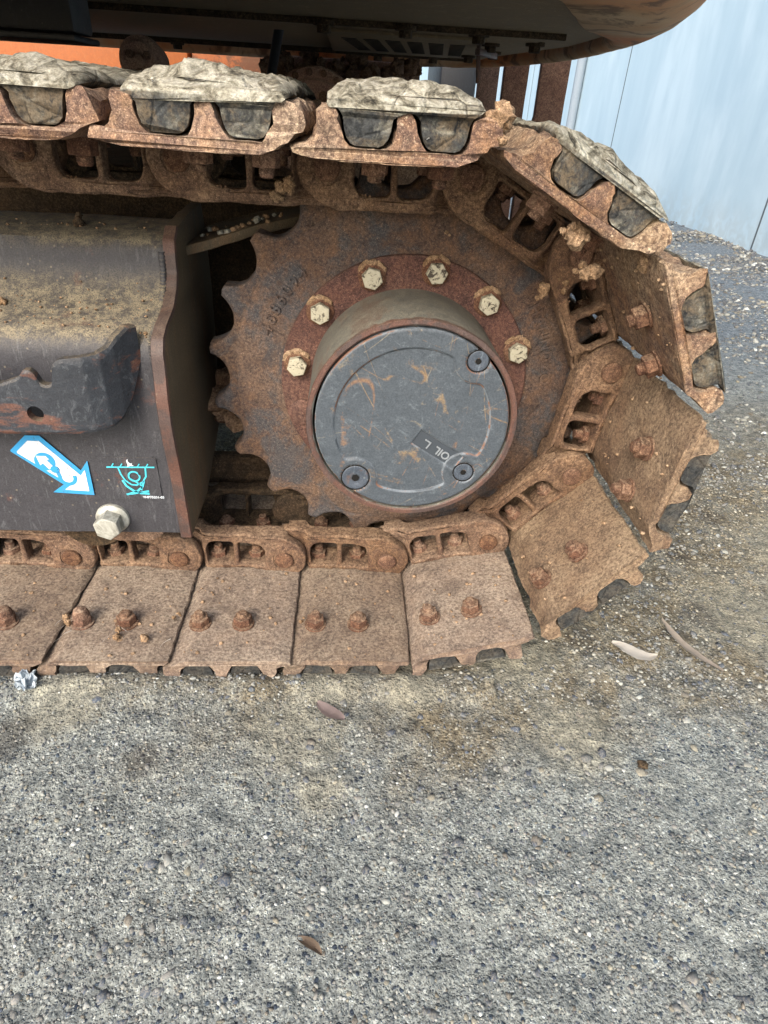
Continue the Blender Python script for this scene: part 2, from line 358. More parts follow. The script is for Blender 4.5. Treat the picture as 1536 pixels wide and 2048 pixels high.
def extrude_prof(pts, z0, z1, nz, name, warp=None, ang=40, caps=True):
    """closed 2D profile extruded along local z in nz steps, warp(x,y,z,t)->(x,y,z)"""
    bm = bmesh.new(); rings = []
    for k in range(nz+1):
        t = k/nz; z = z0+(z1-z0)*t; ring = []
        for (x, y) in pts:
            p = (x, y, z) if warp is None else warp(x, y, z, t); ring.append(bm.verts.new(p))
        rings.append(ring)
    n = len(pts)
    for a, b in zip(rings, rings[1:]):
        for i in range(n): bm.faces.new((a[i], a[(i+1) % n], b[(i+1) % n], b[i]))
    if caps:
        tris = tessellate_polygon([[Vector((p[0], p[1], 0)) for p in pts]])
        for rg in (rings[0], rings[-1]):
            for t_ in tris:
                try: bm.faces.new([rg[q] for q in t_])
                except ValueError: pass
    return bm_mesh(bm, name, ang)
def box_bm(bm, x0, x1, y0, y1, z0, z1):
    vs_ = [bm.verts.new(p) for p in ((x0,y0,z0),(x1,y0,z0),(x1,y1,z0),(x0,y1,z0),(x0,y0,z1),(x1,y0,z1),(x1,y1,z1),(x0,y1,z1))]
    for f in ((0,3,2,1),(4,5,6,7),(0,1,5,4),(1,2,6,5),(2,3,7,6),(3,0,4,7)): bm.faces.new([vs_[i] for i in f])
def box_mesh(x0, x1, y0, y1, z0, z1, name, bevel=.003):
    bm = bmesh.new(); box_bm(bm, x0, x1, y0, y1, z0, z1)
    if bevel: bmesh.ops.bevel(bm, geom=bm.edges[:]+bm.verts[:], offset=bevel, segments=2, affect='EDGES', profile=.5)
    return bm_mesh(bm, name)
def nz3(p, s, seed=0): return mn.fractal(Vector((p[0]*s+seed*7.3, p[1]*s+seed*3.1, p[2]*s-seed*5.7)), .7, 2.1, 4)
def clump_mesh(seed, r=.01, sub=3, flat=.6):
    bm = bmesh.new(); bmesh.ops.create_icosphere(bm, subdivisions=sub, radius=1)
    for v in bm.verts:
        d = v.co.normalized(); k = 1+.42*mn.fractal(d*1.7+Vector((seed*3.7, 0, 1)), .7, 2, 4)+.20*mn.noise(d*5+Vector((seed, 5, 0)))+.12*mn.noise(d*13+Vector((seed, 5, 0)))
        v.co = Vector((d.x*r*k, d.y*r*k, d.z*r*k*flat))
    return bm_mesh(bm, 'clump', 60)

# ------------------------------------------------------------------ track geometry
P = .154; RP = P/2/math.sin(2*PI/21); STEP = 2*PI*2/21; TH0 = -1.0197
arc = [(RP*math.cos(TH0+i*STEP), RP*math.sin(TH0+i*STEP)) for i in range(5)]
dx = math.sqrt(P*P-(arc[0][1]+RP)**2)
bottom = [(arc[0][0]-dx-P*i, -RP) for i in range(6)][::-1]
top = [(arc[4][0]-P*(i+1)*.9999, arc[4][1]+.0122*P*(i+1)) for i in range(5)]
PINS = bottom+arc+top                     # pin centres (X, Z), travelling bottom left -> right -> top left
def seg_matrix(i):
    a = Vector((PINS[i][0], 0, PINS[i][1])); b = Vector((PINS[i+1][0], 0, PINS[i+1][1])); u = (b-a).normalized()
    n = Vector((u.z, 0, -u.x)); m = Matrix((u, n, Vector((0, 1, 0)))).transposed().to_4x4(); m.translation = a; return m

GZ = -.315
exc = thing('excavator', 'orange tracked excavator with rusty muddy track, toothed sprocket and rubber padded shoes', 'excavator', (0, .8, GZ))

# ---- shoe plate
def shoe_profile():
    p = [(.150,.0205),(.165,.0215),(.176,.0240),(.1775,.0265),(.175,.029),(.166,.031),(.160,.035),(.1572,.044),(.1562,.051),(.1535,.0553),(.148,.0562),(.1425,.0553),(.1402,.051),
         (.1388,.042),(.1365,.035),(.1325,.0308),(.128,.0295),(.108,.0295),(.1035,.0308),(.0995,.035),(.0972,.042),(.0952,.0495),(.092,.0538),(.0875,.0548),(.083,.0538),(.0798,.0495),
         (.0778,.042),(.0755,.035),(.0715,.0308),(.067,.0295),(.047,.0295),(.0425,.0308),(.0385,.035),(.0362,.042),(.0348,.051),(.032,.0553),(.0255,.0562),(.0185,.0553),(.0150,.051),(.0135,.043),(.0135,.037),
         (.018,.0345),(.026,.030),(.035,.0245),(.045,.0210),(.055,.0205)]
    return densify(p, .005)
def make_shoe(seed, rough=.0012):
    pr_ = shoe_profile()
    def w(x, y, z, t):
        a = rough*(1+1.6*max(0, (y-.03)/.025))+ (.0012 if x > .165 or x < .02 else 0)
        e = .0016*max(0, 1-min(t, 1-t)*22)                       # battered ends
        f = 1.0
        k = nz3((x, y, z), 45, seed); k2 = nz3((x, y, z), 130, seed+3)
        bend = .0022*math.sin(z*9+seed*1.7)+.0015*math.sin(z*23+seed)
        zz = z + (nz3((x, y, 0), 40, seed+5)*.0045 if t in (0, 1) else 0)
        return (x+a*k2*.8+e*k*2+ (bend*.5 if x > .15 or x < .03 else 0), y+a*k*.8+a*k2*.6, zz)
    return extrude_prof(pr_, -.181, .325, 46, 'track_shoe', w, 38)
def make_pad(seed, hi, rough, front=-.1785):
    body = [(.1372,.0500),(.1362,.0425),(.1342,.0365),(.1308,.0325),(.1270,.0310),(.1090,.0310),(.1052,.0325),(.1018,.0365),(.0998,.0425),(.0985,.0500),(.0955,.0545),(.0905,.0568),(.0845,.0568),(.0795,.0545),
            (.0765,.0500),(.0752,.0425),(.0732,.0365),(.0698,.0325),(.0660,.0310),(.0480,.0310),(.0442,.0325),(.0408,.0365),(.0388,.0425),(.0375,.0500)]
    cap = [(.0350,.0572),(.0290,.0600),(.0262,.0640),(.0275,.0690),(.0330,.0745),(.0450,.0790),(.0650,.0815),(.0870,.0825),(.1090,.0815),(.1290,.0785),(.1420,.0735),(.1490,.0675),(.1500,.0630),(.1475,.0592),(.1410,.0572)]
    if hi < .5: cap = [(.036,.0535),(.055,.0555),(.0870,.0585),(.12,.0555),(.139,.0535)]
    pts = densify(body+cap, .0042)
    def w(x, y, z, t):
        c = max(0, y-.052); lump = nz3((x, y*.6, z*.55), 17, seed); fine = nz3((x, y, z*.6), 90, seed+2)
        strip = nz3((x*1.2, 0, z*.28), 34, seed+9)
        end = min(t, 1-t); dome = 1-.42*max(0, 1-end*16)**2
        yy = .052+c*(hi*dome*(1+.16*lump*rough+.10*strip*rough)) if c > 0 else y
        k = min(1, c/.008)
        yy += .0030*lump*max(0, 1-abs(y-.0585)/.008)*rough
        if c > 0: yy += k*rough*(.0012*fine)
        xx = x+k*rough*(.0018*lump+.0012*fine)
        bul = 0
        if end < 1e-6 and t < .5: bul = -(.003*rough*k*(1+2*lump))+ .0018*nz3((x, y, seed), 70, 1)
        rr_ = .014*(max(0, y-.060)/.022)**2; rs = .020*(max(0, y-.052)/.03)
        return (xx, yy, z+bul+rr_*(1-t)**10+(.0022*fine+.0035*lump)*rough*(1-t)**30*(1 if y > .034 else .3))
    return extrude_prof(pts, front, .322, 44, 'rubber_pad', w, 50)
def hex_prof(r): return [(r*math.cos(R(60*i+12)), r*math.sin(R(60*i+12))) for i in range(6)]
def make_nut(seed, r=.0125, h=.012, stud=.007, cap=False):
    """hex nut with a stud end: axis along +z, sits at z=0"""
    items = [(curve_mesh([hex_prof(r)], h, .0012, 2), T((0, 0, h/2+.002))),
             (lathe([(r*1.18, 0), (r*1.18, .0022), (r*.9, .0026), (0, .0026)], 20), ID)]
    if cap: items.append((lathe([(r*.86, h), (r*.84, h+.006), (r*.62, h+.012), (r*.3, h+.0145), (0, h+.015)], 20), ID))
    else:
        pr_ = [(r*.5, h)]
        for k in range(4): pr_ += [(r*.56, h+.002+k*.0016), (r*.5, h+.0028+k*.0016)]
        pr_ += [(r*.5, h+.002+stud), (r*.42, h+.003+stud), (0, h+.003+stud)]
        items.append((lathe(pr_, 16), ID))
    me = join_meshes(items, 'shoe_nut', 30)
    for v in me.vertices:
        v.co += Vector((mn.noise(v.co*150+Vector((seed, 0, 0))), mn.noise(v.co*150+Vector((0, seed, 9))), mn.noise(v.co*150+Vector((3, 0, seed)))))*.0007
    return me
NUTS = [make_nut(1), make_nut(5, stud=.009), make_nut(9, stud=.005)]; NUTCAP = make_nut(3, cap=True)
NUTM = Matrix(((1,0,0,0), (0,0,-1,0), (0,1,0,0), (0,0,0,1)))      # local z of the nut -> -n (towards the link side)

# ---- link
def link_outline():
    o = []
    rb = .0325
    for k in range(0, 13): a = R(-52+k*(52+72)/12); o.append((P+rb*math.cos(a), rb*math.sin(a)))        # rounded outer end
    o += [(P-.012,.0315),(P-.024,.0245),(P-.034,.0200)]
    o += [(.075,.0195),(.03,.0195),(.012,.0195)]
    o += [(-.004,.026),(-.018,.0215),(-.028,.008),(-.030,-.008),(-.024,-.022),(-.012,-.034),(.002,-.0400),(P-.012,-.0400),(P+.004,-.0365)]
    return o
def win(u0, u1, flip=0):
    o = []; n0, n1 = -.0262, .0138
    rr = .013 if not flip else .006
    c = [(u1-(.006 if not flip else .013), n0+(.006 if not flip else .013), 270, (.006 if not flip else .013))]
    cs = [(u1, n1, .004, 0), (u0, n1, .004, 90), (u0, n0, rr if flip else .015, 180), (u1, n0, .015 if flip else .007, 270)]
    for (x, y, r, a) in cs:
        cx = x-r if x == u1 else x+r; cy = y-r if y == n1 else y+r
        for i in range(6): t = R(a+18*i); o.append((cx+r*math.cos(t), cy+r*math.sin(t)))
    return o
def roughen(me, amp, sc, seed, amp2=0, sc2=0):
    for v in me.vertices:
        c = v.co; v.co = c+Vector((nz3(c, sc, seed), nz3(c, sc, seed+11), nz3(c, sc, seed+23)))*amp
        if amp2: v.co += Vector((mn.noise(c*sc2), mn.noise(c*sc2+Vector((7, 7, 7))), mn.noise(c*sc2+Vector((3, 9, 1)))))*amp2
    me.update(); return me
def subdiv_long(me, L):
    bm = bmesh.new(); bm.from_mesh(me)
    for _ in range(3):
        es = [e for e in bm.edges if e.calc_length() > L]
        if not es: break
        bmesh.ops.subdivide_edges(bm, edges=es, cuts=1, use_grid_fill=False)
    bmesh.ops.triangulate(bm, faces=[f for f in bm.faces if len(f.verts) > 4]); bm.to_mesh(me); bm.free(); smooth(me, 38); return me
def make_link(seed):
    out = link_outline()
    web = curve_mesh([densify(out, .008), win(.0385, .0785), win(.0858, .1255, 1)], .017, .0028, 2)
    items = [(web, T((0, 0, .0160)))]
    # dog leg: inner end sits deeper than outer end
    for v in web.vertices:
        u = v.co.x
        k2 = min(1, max(0, (u-.096)/.022)); v.co.z -= .0070*k2*k2*(3-2*k2)
    # rail bar, thicker, along the inner edge
    rail = curve_mesh([densify([(.006,-.0405),(P-.008,-.0405),(P+.004,-.0365),(P+.002,-.032),(P-.02,-.0300),(.03,-.0300),(.012,-.0305),(.004,-.034)], .012)], .026, .003, 2)
    items.append((rail, T((0, 0, .0200))))
    # foot flange under the nuts
    foot = curve_mesh([densify([(.018,.0140),(.030,.0138),(P-.034,.0138),(P-.022,.0130),(P-.014,.0215),(P-.030,.0200),(.012,.0200)], .012)], .050, .0022, 1)
    items.append((foot, T((0, 0, .030))))
    # boss round the pin
    items.append((lathe([(.0295, .010), (.0285, .0015), (.0262, -.0004), (.0170, -.0008), (.0158, .0032), (.0, .0032)], 40), T((P, 0, 0))))
    # strut bead between windows
    items.append((curve_mesh([rrect(.0792, -.026, .0848, .0185, .0025)], .020, .003, 1), T((0, 0, .0220))))
    me = join_meshes(items, 'track_link', 38)
    subdiv_long(me, .009)
    for v in me.vertices:
        if v.co.x < .04: k = 1-min(1, max(0, (v.co.x-.0300)/.0070)); v.co.z += .0160*k*k*(3-2*k)
    return roughen(me, .0011, 70, seed, .0005, 260)
LINKS = [make_link(s) for s in (1, 2, 3)]
PINMESH = roughen(lathe([(.0, -.0056), (.0088, -.0056), (.0120, -.0048), (.0134, -.0030), (.0134, .005), (.0, .004)], 32, 'link_pin'), .0007, 90, 4)
PINMESH2 = roughen(join_meshes([(curve_mesh([hex_prof(.0150)], .006, .001, 1), T((0, 0, -.003))), (lathe([(.0, -.0085), (.008, -.0080), (.0105, -.006), (.0105, 0)], 24), ID)], 'link_pin'), .0008, 90, 5)
CAST1 = text_mesh('VIE', .0115, .0012, 'cast_lettering', .0004)
CAST2 = text_mesh('1131', .0060, .0012, 'cast_lettering', .0003)
# far link of the chain: mirrored in depth
def mirrored(me):
    m2 = me.copy()
    for v in m2.vertices: v.co.z = .165-v.co.z
    m2.flip_normals(); return m2
LINKS_FAR = [mirrored(m_) for m_ in LINKS]

NSEG = len(PINS)-1
flat90 = Matrix.Rotation(PI, 4, 'X')
TOPPAD = {}
for i in range(NSEG):
    mw = seg_matrix(i)
    is_bottom = i < 6; is_top = i >= 9
    col = M['shoe'] if i < 9 else M['shoe_top']
    sh = part('track_shoe', make_shoe(i, .0010 if is_bottom else .0015), M['shoe'] if i < 6 else (M['shoe_sand'] if i < 8 else M['shoe_top']), mw, exc)
    if is_bottom: hi, ro = .3, .4
    elif i < 8: hi, ro = .3, .8
    elif i == 8: hi, ro = .62, 1.0
    else: hi, ro = {9: .80, 10: .85, 11: .80, 12: .72, 13: .72}.get(i, .8), 1.0+.25*(i % 3)
    part('rubber_pad', make_pad(i*1.37+.3, hi, ro), M['rubber'] if i >= 8 else M['rubber_low'], mw, sh)
    for ui, u in enumerate((.0505, .1085)):
        for vi, v in enumerate((-.116, .033, .115, .262)):
            me = NUTS[(i*3+ui*5+vi) % 3]
            if i == 2 and ui == 0 and vi == 0: me = NUTCAP
            if i == 1 and ui == 1 and vi == 0: me = NUTCAP
            rr = Matrix.Rotation(random.uniform(0, PI/3), 4, 'Z')
            tilt = Matrix.Rotation(random.uniform(-.08, .08), 4, 'X')
            part('shoe_nut', me, M['nut'], mw @ T((u+random.uniform(-.001, .001), .0202, v)) @ Matrix(((1,0,0,0), (0,0,-1,0), (0,1,0,0), (0,0,0,1))) @ tilt @ rr, sh)
    lk = part('track_link', LINKS[i % 3], M['link'], mw, exc)
    part('link_pin', PINMESH2 if i == 13 else PINMESH, M['pin'], mw @ T((P, 0, 0)), lk)
    cz = Matrix.Rotation(PI, 4, 'X')            # letters face the camera side (local -z)
    part('cast_lettering', CAST1, M['link'], mw @ T((.112, -.0275, .0062)) @ cz, lk)
    part('cast_lettering', CAST2, M['link'], mw @ T((.066, .0168, .0046)) @ cz, lk)
    part('track_link', LINKS_FAR[i % 3], M['grime_shade'], mw, exc)  # darker colour than the near link, paints the interior shade

# ------------------------------------------------------------------ sprocket
SY = .0648
def sprocket_outline():
    o = []; RT = .2622; TT = 2.4025; N = 21; c = .2675; rho = .0318
    for k in range(N*22):
        th = TT+k*2*PI/(N*22); ph = ((th-TT) % (2*PI/N))-PI/N
        q = rho*rho-(c*math.sin(ph))**2
        r = c*math.cos(ph)-math.sqrt(q) if q > 0 else .29
        kk = .007; h_ = max(kk-abs(r-RT), 0)/kk; r = min(r, RT)-h_*h_*kk*.25
        e = max(0, abs(ph)-.118)/.0316; r = r if q > 0 else RT-.0018*(1-min(1, e))
        o.append((r*math.cos(th), r*math.sin(th)))
    return o
sprM = T((0, SY, 0)) @ FACE
tooth = curve_mesh([sprocket_outline(), circ(0, 0, .115, 64)], .034, .0055, 4, 'sprocket', 40)
roughen(tooth, .0012, 60, 3, .0004, 250)
spr = part('sprocket', tooth, M['sprocket'], T((0, SY+.017, 0)) @ FACE, exc)
# raised inner web of the sprocket and rust red flange
web = lathe([(.120, .0), (.222, .0), (.226, -.0025), (.228, -.008)], 120)
part('sprocket_web', roughen(web, .0006, 40, 2), M['sprocket'], T((0, SY-.003, 0)) @ FACE, spr)
ring = lathe([(.110, -.002), (.110, .0045), (.1635, .0045), (.1652, .003), (.1655, -.004)], 120)
part('mounting_flange', roughen(ring, .0004, 50, 3), M['ring'], T((0, SY-.006, 0)) @ FACE, exc)
def arc_text(chars, rad, a0, step, size, outward=True):
    items = []
    for k, ch in enumerate(chars):
        a = R(a0+step*k); me = text_mesh(ch, size, .0022, 'glyph', .0006)
        rot = Matrix.Rotation(a-PI/2, 4, 'Z'); items.append((me, T((rad*math.cos(a), rad*math.sin(a), 0)) @ rot))
    return join_meshes(items, 'cast_lettering')
part('cast_lettering', arc_text('4886094', .1935, 160, -4.2, .0200), M['sprocket'], T((0, SY-.005, 0)) @ FACE, spr)
part('cast_lettering', arc_text('SHANNDZO', .1930, 37.5, -4.9, .0200), M['sprocket'], T((0, SY-.005, 0)) @ FACE, spr)
# flange bolts, painted white heads with rusty washers
BOLTS = [(-.1435,.024), (-.113,.0935), (-.0495,.138), (.0290,.1470), (.0985,.1125), (.1455,.0515)]
def bolt_head(r, h):
    me = curve_mesh([hex_prof(r)], h, .0014, 2); return roughen(me, .0004, 120, 3)
for k, (bx, bz) in enumerate(BOLTS):
    fl = part('flange_bolt', roughen(lathe([(.0175, -.003), (.0175, .0015), (.0155, .0035), (.0132, .0040), (.0, .0040)], 28), .0010, 110, k), M['nut'], T((bx, SY-.0105, bz)) @ FACE, exc)
    part('bolt_head', bolt_head(.0132, .011), M['white'], T((bx, SY-.0200, bz)) @ FACE @ Matrix.Rotation(k*.31, 4, 'Z'), fl)
    # crust of orange mud over each bolt
    for q in range(3):
        a = R(60+q*38+random.uniform(-12, 12))
        part('mud_crust', clump_mesh(k*5+q, .0055, 2, .5), M['mud'], T((bx+.0165*math.cos(a), SY-.0120, bz+.0165*math.sin(a))) @ FACE @ Matrix.Rotation(a, 4, 'Z') @ Matrix.Diagonal((.8, 1.5, .9, 1)), fl)
part('empty_bolt_boss', lathe([(.0185, -.002), (.0185, .002), (.0165, .0032), (.0, .0026)], 32), M['ring'], T((-.138, SY-.0105, -.045)) @ FACE, exc)

# ------------------------------------------------------------------ final drive hub and cover
HF = -.0736
hub = lathe([(.1300, -.062), (.1290, -.050), (.1262, -.040), (.1250, .055), (.1252, .1310), (.1246, .1350), (.1230, .1362), (.1195, .1362), (.1180, .1350), (.1176, .128), (.1176, .100)], 128)
part('final_drive_housing', hub, M['hub'], T((0, HF+.1362, 0)) @ FACE, exc)
rim = lathe([(.1251, -.0080), (.1254, -.0010), (.1246, .0010), (.1198, .0012), (.1181, -.0004), (.1178, -.010)], 128)
part('housing_rim', roughen(rim, .0005, 60, 5), M['edge'], T((0, HF+.0005, 0)) @ FACE, exc)
SCREWS = [(.0690, .0800, .0118, .0265), (-.0655, -.0745, .0165, .0270), (.0690, -.0635, .0118, .0265)]
def cover_mesh():
    nr, na = 150, 300; RO = .1150
    verts = []; faces = []
    boxc = (.0335, -.0335); ba = R(148)       # pocket for the lettering
    def sstep(x, a, b):
        t = min(1, max(0, (x-a)/(b-a))); return t*t*(3-2*t)
    def h(x, y):
        r = math.hypot(x, y)
        # recess: inside circle .0935, minus lobes round the screws
        d = r-.0930
        for sx, sy, sr, lr in SCREWS:
            dl = lr-math.hypot(x-sx, y-sy)
            k = .006; hh = max(0, 1-abs(d-dl)/k); d = max(d, dl)+hh*hh*k*.25
        z = .0030*sstep(d, -.0011, .0011)
        cx = (x-boxc[0]); cy = (y-boxc[1]); lx = cx*math.cos(ba)+cy*math.sin(ba); ly = -cx*math.sin(ba)+cy*math.cos(ba)
        dbx = max(abs(lx)-.0315, abs(ly)-.0105); z -= .0022*sstep(dbx, .0012, -.0006)
        for sx, sy, sr, lr in SCREWS:
            ds = math.hypot(x-sx, y-sy); z -= .0026*sstep(ds, sr+.0026, sr+.0016)
        z += .0002*mn.noise(Vector((x*60, y*60, 0)))
        if r > RO-.002: z -= .0012*((r-RO+.002)/.002)
        return z
    verts.append((0, 0, h(0, 0)))
    for i in range(1, nr+1):
        r = RO*(i/nr)
        for j in range(na): a = 2*PI*j/na; x, y = r*math.cos(a), r*math.sin(a); verts.append((x, y, h(x, y)))
    for j in range(na): verts.append((RO*math.cos(2*PI*j/na), RO*math.sin(2*PI*j/na), -.012))
    for j in range(na): faces.append((0, 1+j, 1+(j+1) % na))
    for i in range(nr):
        for j in range(na):
            a = 1+i*na+j; b = 1+i*na+(j+1) % na; faces.append((a, a+na, b+na, b))
    me = bpy.data.meshes.new('cover_plate'); me.from_pydata(verts, [], faces); me.update(); smooth(me, 70); return me
def mat_cover():
    s = NT('scratched_slate_cover')
    n1 = s.noise(22, 7, .65, .6); n2 = s.noise(90, 8, .75, .8); n3 = s.noise(500, 4, .7)
    c = s.mix(n2, lin((48,54,60)), lin((80,88,95)))
    sc = s.step(s.noise(45, 9, .8, 1.5), .54, .64); c = s.mix(s.math('MULTIPLY', sc, .32), c, lin((114,124,130)))
    # thin wandering scratches in several directions
    for k, (rot, col, w) in enumerate([(.35, (124,106,82), .009), (1.2, (122,100,74), .007), (2.2, (116,110,98), .007), (2.8, (122,94,72), .006)]):
        v = s.map((8, 8, 8), (0, rot, 0), (k*3.1, k, k*1.7))
        e = s.math('ABSOLUTE', s.math('SUBTRACT', s.noise(1.0, 2, .5, 1.6, s.map((1, 1, .28), vec=v)), .5))
        ln = s.math('MULTIPLY', s.step(e, w, .0), s.step(s.noise(26, 5, .8), .47, .6))
        c = s.mix(s.math('MULTIPLY', ln, .85), c, lin(col))
    rm = s.step(s.math('ADD', s.math('MULTIPLY', n1, .45), s.math('MULTIPLY', n2, .55)), .58, .66)
    c = s.mix(s.math('MULTIPLY', rm, .4), c, lin((112,96,74)))
    c = s.mix(.5, c, s.ramp(n3, [(.34, (.5, .5, .5)), (.5, (1, 1, 1)), (.66, (1.5, 1.5, 1.45))]), 'MULTIPLY')
    x = s.n('ShaderNodeSeparateXYZ'); s.l(s.geo.outputs['Normal'], x.inputs[0])
    edge = s.step(s.math('ABSOLUTE', x.outputs[1]), .93, .72)
    c = s.mix(s.math('MULTIPLY', edge, s.step(n1, .36, .55)), c, s.mix(s.step(n1, .5, .56), lin((112,120,126)), lin((112,84,70))))
    nb = s.bump(n2, .25, .0008); nb = s.bump(n3, .35, .0005, nb)
    return s.out(c, s.math('ADD', s.math('MULTIPLY', n2, .35), .38), 0, nb, .4)
cov = part('drive_cover', cover_mesh(), mat_cover(), T((0, HF+.0030, 0)) @ FACE, exc, 'round slate grey cover, scratched, with three countersunk screws')
for sx, sy, sr, lr in SCREWS:
    sc_ = lathe([(sr*1.0, -.003), (sr*1.0, .0008), (sr*.94, .0016), (sr*.62, .0016), (sr*.58, .0012), (sr*.34, .0010), (sr*.30, -.002), (0, -.002)], 36)
    s_o = part('cover_screw', sc_, M['cover'], T((sx, HF+.0030-.0002, sy)) @ FACE, cov)
    part('screw_gap', lathe([(sr+.0001, .0012), (sr+.0016, .0012), (sr+.0018, -.001)], 40), M['hole'], T((sx, HF+.0030, sy)) @ FACE, cov)
    part('hex_socket', curve_mesh([hex_prof(sr*.3)], .0006), M['hole'], T((sx, HF+.0030-.0002-.0015, sy)) @ FACE, cov)  # near-black disc, paints the shade inside the socket
tm = Matrix.Rotation(R(148), 4, 'Z')
part('label_recess', curve_mesh([rrect(-.0305, -.0098, .0305, .0098, .002)], .0004), mat_plain('dark_recess_plate', (58,64,70), .6), T((0, HF+.0030+.0017, 0)) @ FACE @ T((.0335, -.0335, 0)) @ tm, cov)  # thin plate, darker than the cover, on the pocket floor
part('cast_lettering', text_mesh('OIL  L.', .0140, .0014, 'cast_lettering', .0002), M['silver'], T((0, HF+.0030+.0003, 0)) @ FACE @ T((.0325, -.0335, 0)) @ tm, cov)

# ------------------------------------------------------------------ track frame
XE = -.282
prof = [(-.030,-.181),(-.0465,-.181),(-.0468,-.12),(-.0468,.0),(-.0465,.060),(-.0440,.074),(-.0370,.084),(-.0250,.0905),(-.0050,.0975),(.0200,.1080),(.0360,.1230),(.0430,.1380),(.0460,.1580),(.0520,.1680),(.0700,.1745),(.1000,.1790),(.1400,.1800),(.1600,.170),(.1700,.10),(.1700,-.181)]
prof = densify(prof, .010)
def fw_(x, y, z, t): return (x+.0012*nz3((x, y, z), 12, 3), y+.0012*nz3((x, y, z), 14, 6), z)
body = extrude_prof(prof, -1.25, XE-.013, 90, 'track_frame', fw_, 40)
frM = Matrix(((0,0,1,0), (1,0,0,0), (0,1,0,0), (0,0,0,1)))        # profile (Y,Z) extruded along X
fr = part('track_frame', body, M['frame'], frM, exc)
ep = [(-.050,-.184),(-.0535,-.12),(-.056,-.08),(-.0635,-.04),(-.066,-.012),(-.0645,.02),(-.060,.045),(-.0565,.072),(-.048,.0855),(-.030,.0935),(.010,.1030),(.034,.118),(.0455,.135),(.0475,.155),(.0520,.1700),(.0700,.1820),(.14,.188),(.215,.190),(.235,.10),(.225,-.02),(.185,-.13),(.06,-.182)]
epm = curve_mesh([densify(ep, .012)], .0150, .0016, 1, 'end_plate')
epM = frM @ T((0, 0, XE-.0075))
part('end_plate', roughen(epm, .0007, 60, 2), M['plate_side'], epM, fr)
# rust red front edge band of the end plate (bare machined edge)
eb = [(a[0]-.0012, a[1]) for a in ep[:16]]
band = []
bm = bmesh.new(); prev = None
def smoothpath(pts, n):
    out = []
    for i in range(len(pts)-1):
        for k in range(n):
            t = k/n; out.append((pts[i][0]*(1-t)+pts[i+1][0]*t, pts[i][1]*(1-t)+pts[i+1][1]*t))
    return out+[pts[-1]]
pth = smoothpath(eb, 4)
for i, (y, z) in enumerate(pth):
    a = pth[max(0, i-1)]; b = pth[min(len(pth)-1, i+1)]; tx, tz = b[0]-a[0], b[1]-a[1]; L = math.hypot(tx, tz); nx, nz_ = -tz/L, tx/L
    jj = .0006*mn.noise(Vector((y*80, z*80, 0)))
    row = [bm.verts.new((XE+.0004, y+nx*-.0020, z+nz_*-.0020)), bm.verts.new((XE-.0010, y+nx*.0016+jj, z+nz_*.0016)), bm.verts.new((XE-.0140, y+nx*.0016-jj, z+nz_*.0016)), bm.verts.new((XE-.0156, y+nx*-.0020, z+nz_*-.0020))]
    if prev:
        for k in range(3): bm.faces.new((prev[k], prev[k+1], row[k+1], row[k]))
    prev = row
part('plate_edge', bm_mesh(bm, 'plate_edge', 40), M['edge'], ID, fr)
# weld bead where body meets the end plate
bm = bmesh.new(); rings = []
for i, (y, z) in enumerate(smoothpath([(-.0470,-.178),(-.0470,0),(-.0467,.060),(-.0440,.075),(-.0370,.0845),(-.0250,.091),(-.0050,.098),(.0200,.1085),(.0360,.1235),(.0430,.1385),(.0460,.1585)], 14)):
    rr_ = .0034*(1+.18*math.sin(i*1.9)); ring_ = [bm.verts.new((XE-.0165+rr_*math.cos(a)*1.1, y-.0005+rr_*math.sin(a)*.8, z)) for a in [2*PI*k/8 for k in range(8)]]
    if rings:
        for k in range(8): bm.faces.new((rings[-1][k], rings[-1][(k+1) % 8], ring_[(k+1) % 8], ring_[k]))
    rings.append(ring_)
part('weld_bead', bm_mesh(bm, 'weld_bead', 60), M['frame'], ID, fr)
# bottom skirt tab under the frame behind the big bolt
tab = curve_mesh([[(-.415,-.150),(-.40,-.186),(-.392,-.196),(-.382,-.199),(-.345,-.199),(-.335,-.196),(-.322,-.186),(-.318,-.150)]], .012, .002, 1)
part('bolt_tab', roughen(tab, .0008, 60, 2), M['link'], T((0, -.0375, 0)) @ FACE, fr)
# big zinc bolt with flange
bz = part('frame_bolt', roughen(lathe([(.0, -.004), (.0205, -.004), (.0215, .0), (.0210, .0035), (.0175, .0070), (.0150, .0080), (.0, .0080)], 40), .0003, 90, 2), M['zinc'], T((-.3820, -.0480, -.157)) @ FACE, exc, 'large pale zinc hex bolt')
part('bolt_head', roughen(join_meshes([(curve_mesh([[(.0172*math.cos(R(60*i+38)), .0172*math.sin(R(60*i+38))) for i in range(6)]], .022, .0020, 3), ID)], 'bolt_head'), .0004, 80, 1), M['zinc'], T((-.3820, -.0480-.0170, -.157)) @ FACE, bz)
